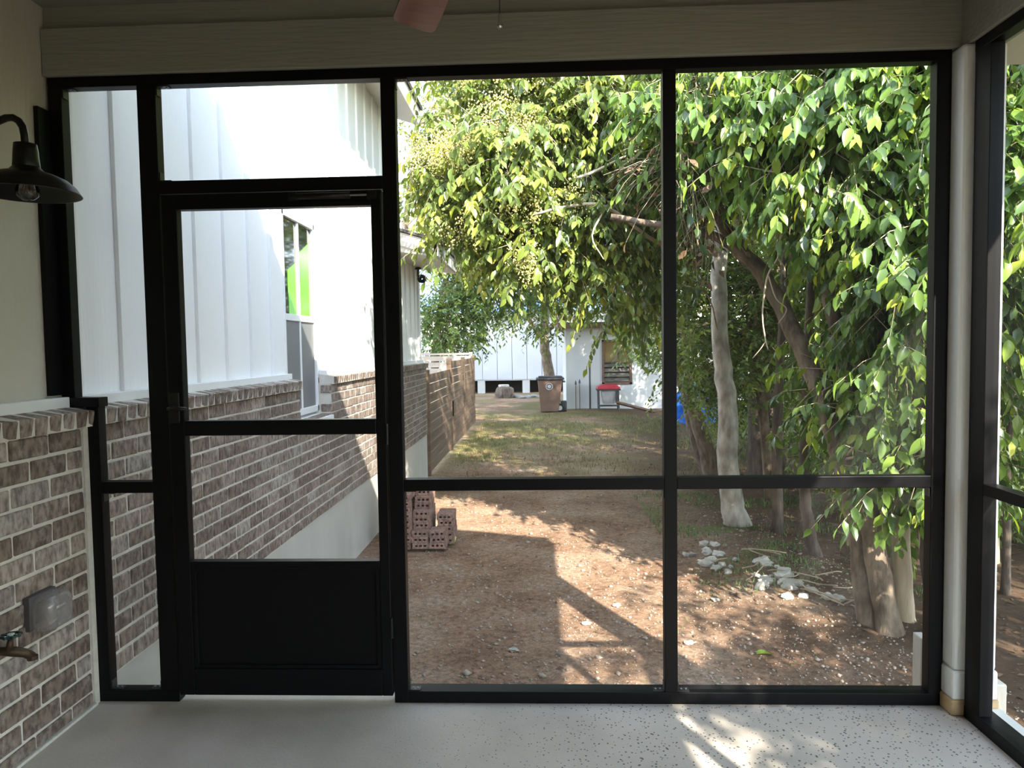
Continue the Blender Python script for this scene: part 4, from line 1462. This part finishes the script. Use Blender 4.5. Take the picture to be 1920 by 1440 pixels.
# --- thinner trunks further in
tree('sapling_tree', 'slender grey trunk rising behind the white stones', 'tree',
     [([(2.44, 7.4, -.66), (2.43, 7.4, .517), (2.47, 7.4, 1.341), (2.6, 7.6, 2.8)], .058, .035)], [((2.9, 7.7, 3.6), (.9, .8, .8), 260)], 'leaf_small', .085, True, 21, 0, 'bark_dark', 16, 9)
tree('sapling_tree', 'slender dark trunk curving at its foot behind the white stones', 'tree',
     [([(2.48, 6.45, -.66), (2.40, 6.45, -.25), (2.361, 6.45, .14), (2.375, 6.45, 1.103), (2.5, 6.6, 2.6)], .062, .035)], [((2.9, 6.6, 3.3), (.8, .7, .8), 240)], 'leaf_privet', .095, True, 22, 0, 'bark_dark', 14, 9)
tree('forked_tree', 'brown forked trunk in front of the blue tarp', 'tree',
     [([(2.56, 10.5, -.66), (2.272, 10.5, .33), (2.04, 10.5, .96), (1.75, 10.5, 2.1), (1.6, 10.6, 3.6)], .13, .07), ([(2.50, 10.7, -.66), (2.24, 10.8, .301), (2.16, 10.8, 1.43), (2.3, 10.9, 3.0)], .10, .06)],
     [((2.3, 10.3, 3.3), (1.5, 1.0, 1.2), 330, .05), ((1.6, 9.6, 2.1), (.45, .5, .55), 160)], 'leaf_small', .075, True, 23, 0, 'bark_brown', 40, 12, hang=.4)
tree('thick_tree', 'thick dark trunk with sunlit patches deep among the trees', 'tree',
     [([(3.22, 10.2, -.66), (3.16, 10.2, .65), (3.22, 10.2, 1.71), (3.5, 10.4, 3.4)], .27, .16)], [((3.5, 9.6, 2.9), (1.6, 1.2, 1.5), 420, .05), ((4.0, 8.6, 5.2), (2.0, 1.8, 1.2), 330)], 'leaf_small', .075, True, 24, 0, 'bark_dark', 40, 12, hang=.4)
tree('elm_tree', 'fine-leaved tree filling the gap behind the pale trunk', 'tree',
     [([(2.9, 9.0, -.66), (2.75, 9.0, .8), (2.6, 9.1, 2.0), (2.5, 9.2, 3.4)], .07, .04)],
     [((2.35, 9.0, 1.45), (.85, .7, .85), 800, .08), ((3.1, 8.8, 1.9), (.9, .7, 1.1), 700, .06), ((2.0, 9.0, 2.6), (.8, .7, .7), 400, .04)], 'leaf_small', .065, True, 25, 0, 'bark_brown', 40, 12, hang=.35)
SP = [(2.75, 6.3, .020, 26), (2.95, 6.9, .024, 27), (3.05, 6.0, .018, 28), (3.3, 7.2, .03, 29), (2.85, 5.7, .017, 30), (3.45, 6.5, .022, 31), (3.8, 7.6, .035, 32), (2.62, 5.8, .015, 33), (3.6, 5.6, .03, 34), (4.0, 6.4, .04, 35)]
for (x, y, r, s_) in SP:
    rn = random.Random(s_)
    tree('sapling', 'thin upright sapling stem in the thicket behind the stout trunk', 'sapling',
         [([(x, y, -.66), (x + rn.uniform(-.1, .1), y, .6), (x + rn.uniform(-.2, .2), y, 1.8), (x + rn.uniform(-.3, .3), y, 3.2)], r, r * .5)],
         [((x, y, 2.5), (.5, .5, 1.0), 90), ((x, y, 1.0), (.4, .4, .7), 30)], 'leaf_privet', .095, True, s_, 0, 'bark_tan' if s_ % 2 else 'bark_dark', 8, 9, group='thin saplings in the thicket', hang=.9, brad=.008)

# --- hedge side seen through the right screen
for i, (x, y, cz, s_, lab) in enumerate(((3.5, 4.3, 2.2, 41, 'leafy tree standing outside the side screen beside the corner post'), (4.7, 5.4, 2.6, 42, 'broad tree behind the leafy tree outside the side screen'), (5.6, 7.6, 2.6, 43, 'tall tree farther along the slope outside the side screen'))):
    tree('hedge_tree', lab, 'tree', [([(x, y, -.66), (x + .05, y + .05, .6), (x - .05, y + .1, 1.8), (x + .1, y, 3.6)], .06, .03)],
         [((x, y, cz), (.8, .8, 1.15), 430), ((x, y, cz + 1.3), (1.0, .9, .9), 210, .1)], 'leaf_privet', .10, True, s_, 200 if i == 0 else 0, 'bark_dark', 26, 9, hang=.9)

# --- dark trees closing the background
BG = [((5.2, 13.0), 3.4, 'dense tree deep behind the tarp'), ((7.6, 11.5), 3.2, 'dense tree in the wood beyond the saplings'), ((4.2, 16.0), 4.2, 'tall dark tree beside the shed'),
      ((8.5, 15.5), 4.4, 'tall dark tree far back in the wood'), ((11.5, 12.5), 4.0, 'wide tree at the far edge of the wood'), ((7.2, 8.8), 2.6, 'bushy tree on the slope past the hedge'), ((12.5, 19.0), 5.0, 'highest tree at the back of the wood')]
for i, ((x, y), cz, lab) in enumerate(BG):
    tree('wood_tree', lab, 'tree', [([(x, y, -.66), (x + .1, y, 1.2), (x - .1, y, 3.0), (x, y, cz + 1)], .14, .07)],
         [((x, y, cz), (2.3, 1.5, 2.0), 520), ((x, y, cz - 2.2), (1.9, 1.2, 1.3), 330, .05), ((x + .3, y, cz + 2.0), (2.4, 1.5, 1.4), 320)], 'leaf_small', .15, False, 60 + i, 0, 'bark_dark', 22, 12, hang=.4, tw=.6, twigs=False, brad=.03)

# --- far trees over the back buildings and beside the house
tree('yard_tree', 'spreading tree with a bare trunk behind the brown trash bin', 'tree',
     [([(.42, 26.0, -.66), (.30, 26.0, .5), (.15, 26.0, 1.5), (.2, 26.0, 3.0), (.1, 26, 4.5)], .24, .12), ([(.2, 26, 1.5), (-.6, 25.5, 2.6), (-1.8, 25, 3.4)], .10, .05), ([(.2, 26, 1.9), (1.2, 25.4, 2.9), (2.4, 24.5, 3.5)], .10, .05)],
     [((-.2, 23.5, 4.0), (2.6, 1.5, 1.2), 700), ((2.6, 21.0, 3.4), (1.8, 1.2, 1.2), 520), ((2.0, 20.0, 2.3), (.9, .7, .6), 70), ((3.2, 20.0, 2.0), (1.0, .8, .9), 120), ((.2, 22.8, 2.35), (.9, .7, .4), 55), ((0, 24, 5.8), (3.4, 1.6, 1.4), 700), ((3.4, 23.5, 6.8), (3.2, 2.2, 1.6), 2600), ((.4, 25.5, 4.6), (2.6, 1.5, 1.0), 300)],
     'leaf_small', .17, False, 71, 0, 'bark_brown', 60, 11, hang=.45, tw=.5, brad=.03)
tree('side_tree', 'dark small-leaved tree standing past the end of the house', 'tree',
     [([(-3.4, 21.5, -.66), (-3.2, 21.5, 1.0), (-3.0, 21.4, 2.6), (-2.6, 21.2, 4.2)], .16, .08)],
     [((-2.0, 20.6, 3.1), (1.3, 1.0, 1.2), 520), ((-2.7, 20.5, 1.95), (.9, .8, .9), 230), ((-1.6, 20.5, 4.6), (1.5, 1.0, 1.2), 420), ((-.6, 21.5, 3.0), (1.0, .9, .6), 150)],
     'leaf_small', .16, False, 72, 0, 'bark_dark', 30, 11, hang=.45, tw=.5, brad=.03, light=-.08)
tree('airy_tree', 'airy tree against the sky beyond the low roof', 'tree',
     [([(-3.2, 15.5, -.66), (-3.2, 15.5, 2.0), (-2.9, 15.5, 4.0), (-2.6, 15.5, 6.2)], .13, .05)],
     [((-2.35, 15.3, 5.2), (.75, .8, 1.6), 130, .12), ((-1.7, 15.3, 4.3), (.9, .8, 1.3), 200, .15), ((-1.4, 15.2, 6.2), (1.1, .8, 1.2), 220, .12)],
     'leaf_olive', .13, False, 73, 0, 'bark_brown', 40, 11, hang=.45, tw=.5, brad=.02)

# --- tall trees whose crowns close over the yard above the nearer trees
tree('shade_tree', 'tall tree with a high crown spreading over the lawn', 'tree',
     [([(4.6, 14.6, -.66), (4.4, 14.6, 1.5), (4.0, 14.5, 3.6), (3.2, 14.3, 5.4), (2.2, 14.2, 6.8)], .20, .09)],
     [((1.1, 13.2, 7.3), (3.0, 2.6, 1.2), 1000), ((.6, 17.6, 7.8), (3.2, 2.4, 1.2), 1000), ((4.6, 13.5, 7.0), (2.4, 2.4, 1.3), 700)], 'leaf_small', .15, False, 91, 0, 'bark_dark', 24, 12, hang=.4, tw=.6, twigs=False, brad=.03)
tree('shade_tree', 'tall tree with a high crown closing over the thicket', 'tree',
     [([(5.0, 8.2, -.66), (4.9, 8.2, 2.0), (4.8, 8.3, 4.2), (4.6, 8.4, 6.4)], .16, .08)],
     [((4.3, 8.6, 7.2), (2.8, 2.4, 1.1), 900), ((7.4, 8.0, 6.4), (2.2, 2.4, 1.4), 700)], 'leaf_small', .15, False, 92, 0, 'bark_dark', 20, 12, hang=.4, tw=.6, twigs=False, brad=.03)

# --- trees beside and behind the porch: out of view, they filter the sun that reaches the porch and the yard
for i, (x, y, cz, r_, n1, lab) in enumerate(((3.35, -1.35, 2.25, (1.0, 1.25, 1.35), 1800, 'leafy tree beside the back of the porch'), (3.95, 1.2, 2.3, (1.15, 1.2, 1.45), 620, 'leafy tree beside the porch just past the side screen'),
                                            (4.9, -3.6, 3.2, (1.3, 1.3, 1.5), 520, 'tree behind the porch on the slope'), (5.9, 2.9, 3.1, (1.3, 1.3, 1.6), 900, 'tall tree on the slope beside the porch'), (5.3, 1.2, 2.1, (1.2, 1.2, 1.5), 800, 'low tree between two taller trees beside the porch'))):
    tree('slope_tree', lab, 'tree', [([(x, y, -.66), (x + .05, y, 1.0), (x, y + .1, cz), (x + .1, y, cz + 1)], .10, .05)],
         [((x, y, cz), r_, n1)], 'leaf_privet', .12, False, 80 + i, 0, 'bark_dark', 16, 9, hang=.8, twigs=False)

# --- low thicket between the trunks
for i, (x, y, z, rx, lab) in enumerate(((4.1, 9.2, .2, .9, 'low bush between the trunks behind the white stones'), (5.6, 9.6, .3, 1.1, 'low bush on the slope behind the saplings'), (3.9, 12.6, .4, 1.0, 'dark bush spreading behind the forked trunk'), (6.0, 12.8, .5, 1.3, 'dark bush deep in the wood'),
                                   (4.6, 7.4, .1, .7, 'low bush in front of the wood outside the side screen'), (8.2, 10.4, .5, 1.4, 'spreading bush far along the slope'), (4.6, 13.8, .2, .6, 'small dark bush behind the thick dark trunk'), (3.75, 7.9, .35, .6, 'leafy bush behind the slender dark trunk'), (5.3, 6.4, .2, .8, 'low bush among the saplings outside the side screen'), (6.6, 7.6, .3, 1.0, 'bush at the top of the slope outside the side screen'))):
    tree('thicket_bush', lab, 'bush', [([(x, y, -.66), (x + .03, y, -.2), (x, y, z + .3)], .03, .015)], [((x, y, z), (rx, .6, .75), int(230 * rx))], 'leaf_small', .10, False, 95 + i, 0, 'bark_dark', 10, 11, hang=.4, tw=.4, twigs=False, brad=.008)

# ================================================================== GROUND COVER
def scatter(n, x0, x1, y0, y1, rng, dens=None):
    P = np.stack([rng.uniform(x0, x1, n), rng.uniform(y0, y1, n)], 1)
    if dens is not None:
        P = P[[rng.random() < dens(a, b) for a, b in P]]
    return np.array([(a, b, ground_h(a, b)) for a, b in P])


rng = np.random.default_rng(5)
oc_ = np.array([(1, 0, 0), (-1, 0, 0), (0, 1, 0), (0, -1, 0), (0, 0, .7), (0, 0, -.7)])
of = np.array([(0, 2, 4), (2, 1, 4), (1, 3, 4), (3, 0, 4), (2, 0, 5), (1, 2, 5), (3, 1, 5), (0, 3, 5)])
G = scatter(34000, -1.7, 2.6, 3.0, 10.5, rng, lambda a, b: .9 / (1 + .12 * (b - 3) ** 2))
sz = rng.exponential(.0036, len(G)) + .0025
V = oc_[None] * sz[:, None, None] * rng.uniform(.6, 1.3, (len(G), 6, 1)) + (G + np.array([0, 0, 1]) * sz[:, None] * .2)[:, None, :]
F = (of[None] + (np.arange(len(G)) * 6)[:, None, None]).reshape(-1, 3)
o = link('gravel', quick_mesh('gravel', V.reshape(-1, 3), F, 'gravel_stone'), None, 'stuff')
tag(o, 'small pale gravel scattered over the dirt yard', 'gravel')


def litter(name, n, area, L, mt, label, cat, dens=None, seed=1):
    rg = np.random.default_rng(seed)
    P = scatter(n, *area, rg, dens)
    n = len(P)
    a = rg.uniform(0, 2 * math.pi, n)
    D_ = unit(np.stack([np.cos(a), np.sin(a), rg.normal(0, .15, n)], 1))
    Z = unit(np.array([0, 0, 1.0]) + rg.normal(0, .35, (n, 3)))
    Z = unit(Z - D_ * (Z * D_).sum(-1, keepdims=True))
    R = np.stack([D_, np.cross(Z, D_), Z], -1)
    s_ = L * rg.uniform(.5, 1.3, n)
    P[:, 2] += .006
    me = foliage_mesh(name, P, R, s_, rg.random(n), mt, False)
    o = link(name, me, None, 'stuff')
    tag(o, label, cat)


litter('leaf_litter', 12000, (-.5, 8, 3.2, 14), .05, 'dead_leaf', 'brown fallen leaves lying under the trees', 'leaf litter', lambda a, b: min(1, max(.22, (a - .6) / 2.0)), 3)


def grass(name, n, area, h, mt, label, dens, seed):
    rg = np.random.default_rng(seed)
    P = scatter(n, *area, rg, dens)
    n = len(P)
    a = rg.uniform(0, 2 * math.pi, n)
    hh = h * rg.uniform(.4, 1.3, n)
    wv = np.stack([np.cos(a), np.sin(a), 0 * a], 1) * (.10 * hh)[:, None]
    ln = np.stack([np.cos(a + 1.6), np.sin(a + 1.6), 0 * a], 1) * (hh * rg.uniform(.1, .8, n))[:, None]
    V = np.stack([P - wv, P + wv, P + ln + np.array([0, 0, 1]) * hh[:, None]], 1)
    F = np.arange(3 * n).reshape(-1, 3)
    o = link(name, quick_mesh(name, V.reshape(-1, 3), F, mt), None, 'stuff')
    tag(o, label, 'grass')


def patch(a, b):
    return max(0, min(1, .5 + 1.6 * noise.noise(Vector((a * .8, b * .5, 9)))))


grass('lawn_grass', 45000, (-1.6, 6, 10.0, 20.5), .055, 'grass_dry', 'thin yellowish grass across the back of the yard', lambda a, b: patch(a, b) * min(1, (b - 9.5) / 3), 8)
grass('weed_grass', 3600, (-1.6, 2.4, 3.2, 9), .026, 'grass_green', 'small green weeds dotted over the bare dirt', lambda a, b: 1.0 if noise.noise(Vector((a * 1.6, b * 1.6, 2))) > .32 else .02, 9)
grass('bank_grass', 9000, (1.2, 3.4, 5.4, 9.5), .045, 'grass_green', 'green groundcover on the low bank under the trees', lambda a, b: 1.0 if noise.noise(Vector((a * 1.3, b * 1.3, 5))) > .05 else .1, 10)

# limestone rocks and sticks of the low bank
rk = random.Random(4)
for k in range(36):
    t = k / 35
    x = 1.38 + .65 * t + rk.uniform(-.16, .16)
    y = 6.6 - 1.4 * t + rk.uniform(-.22, .22)
    s_ = rk.uniform(.02, .055)
    o = blob('limestone_rock', (x, y, ground_h(x, y) + s_ * .22), (s_ * rk.uniform(1, 1.7), s_ * rk.uniform(.8, 1.3), s_ * .75), 'rock', k, 2, .6, 1.8, True)
    o.rotation_euler = (rk.uniform(-.2, .2), rk.uniform(-.2, .2), rk.uniform(0, 3))
    tag(o, 'pale limestone rock on the low bank under the trees', 'rock', 'pale rocks along the bank')
for k in range(16):
    t = rk.random()
    x = 1.45 + .75 * t + rk.uniform(-.2, .3)
    y = 6.4 - 1.3 * t + rk.uniform(-.3, .3)
    a, ln = rk.uniform(0, 3.1), rk.uniform(.15, .40)
    p = [(x + math.cos(a) * ln * q, y + math.sin(a) * ln * q, ground_h(x + math.cos(a) * ln * q, y + math.sin(a) * ln * q) + .02 + .03 * rk.random()) for q in (-.5, -.1, .3, .5)]
    o = MB().tube(smooth_path(p, 3), .005, 6).build('fallen_stick', 'bark_tan' if k % 2 else 'twig', smooth=True)
    tag(o, 'dry fallen stick lying on the rocky bank', 'stick', 'fallen sticks on the bank')
for k, (x, y) in enumerate(((.30, 4.95), (.55, 5.3), (1.30, 5.35), (.95, 4.6), (-.2, 4.5))):
    o = blob('yard_stone', (x, y, ground_h(x, y) + .012), (.032, .022, .015), 'rock', 30 + k, 2, .7, 2.2, True)
    tag(o, 'single pale stone lying on the bare dirt', 'stone', 'single stones in the dirt')
M = Matrix.Translation((1.33, 4.42, ground_h(1.35, 4.4) + .02)) @ Matrix.Rotation(.4, 4, 'Z') @ Matrix.Diagonal((.13, .13, .13, 1))
o = place('fallen_leaf', LEAVES['leaf_privet'][6], None, M)
tag(o, 'green leaf fallen alone on the bare dirt', 'leaf')
o = blob('yellow_leaf_clump', (-.93, 7.05, GZ + .05), (.06, .05, .04), 'flower', 77, 2, .6, 2.2, True)
tag(o, 'small yellow clump lying at the foot of the brick stack', 'leaf')
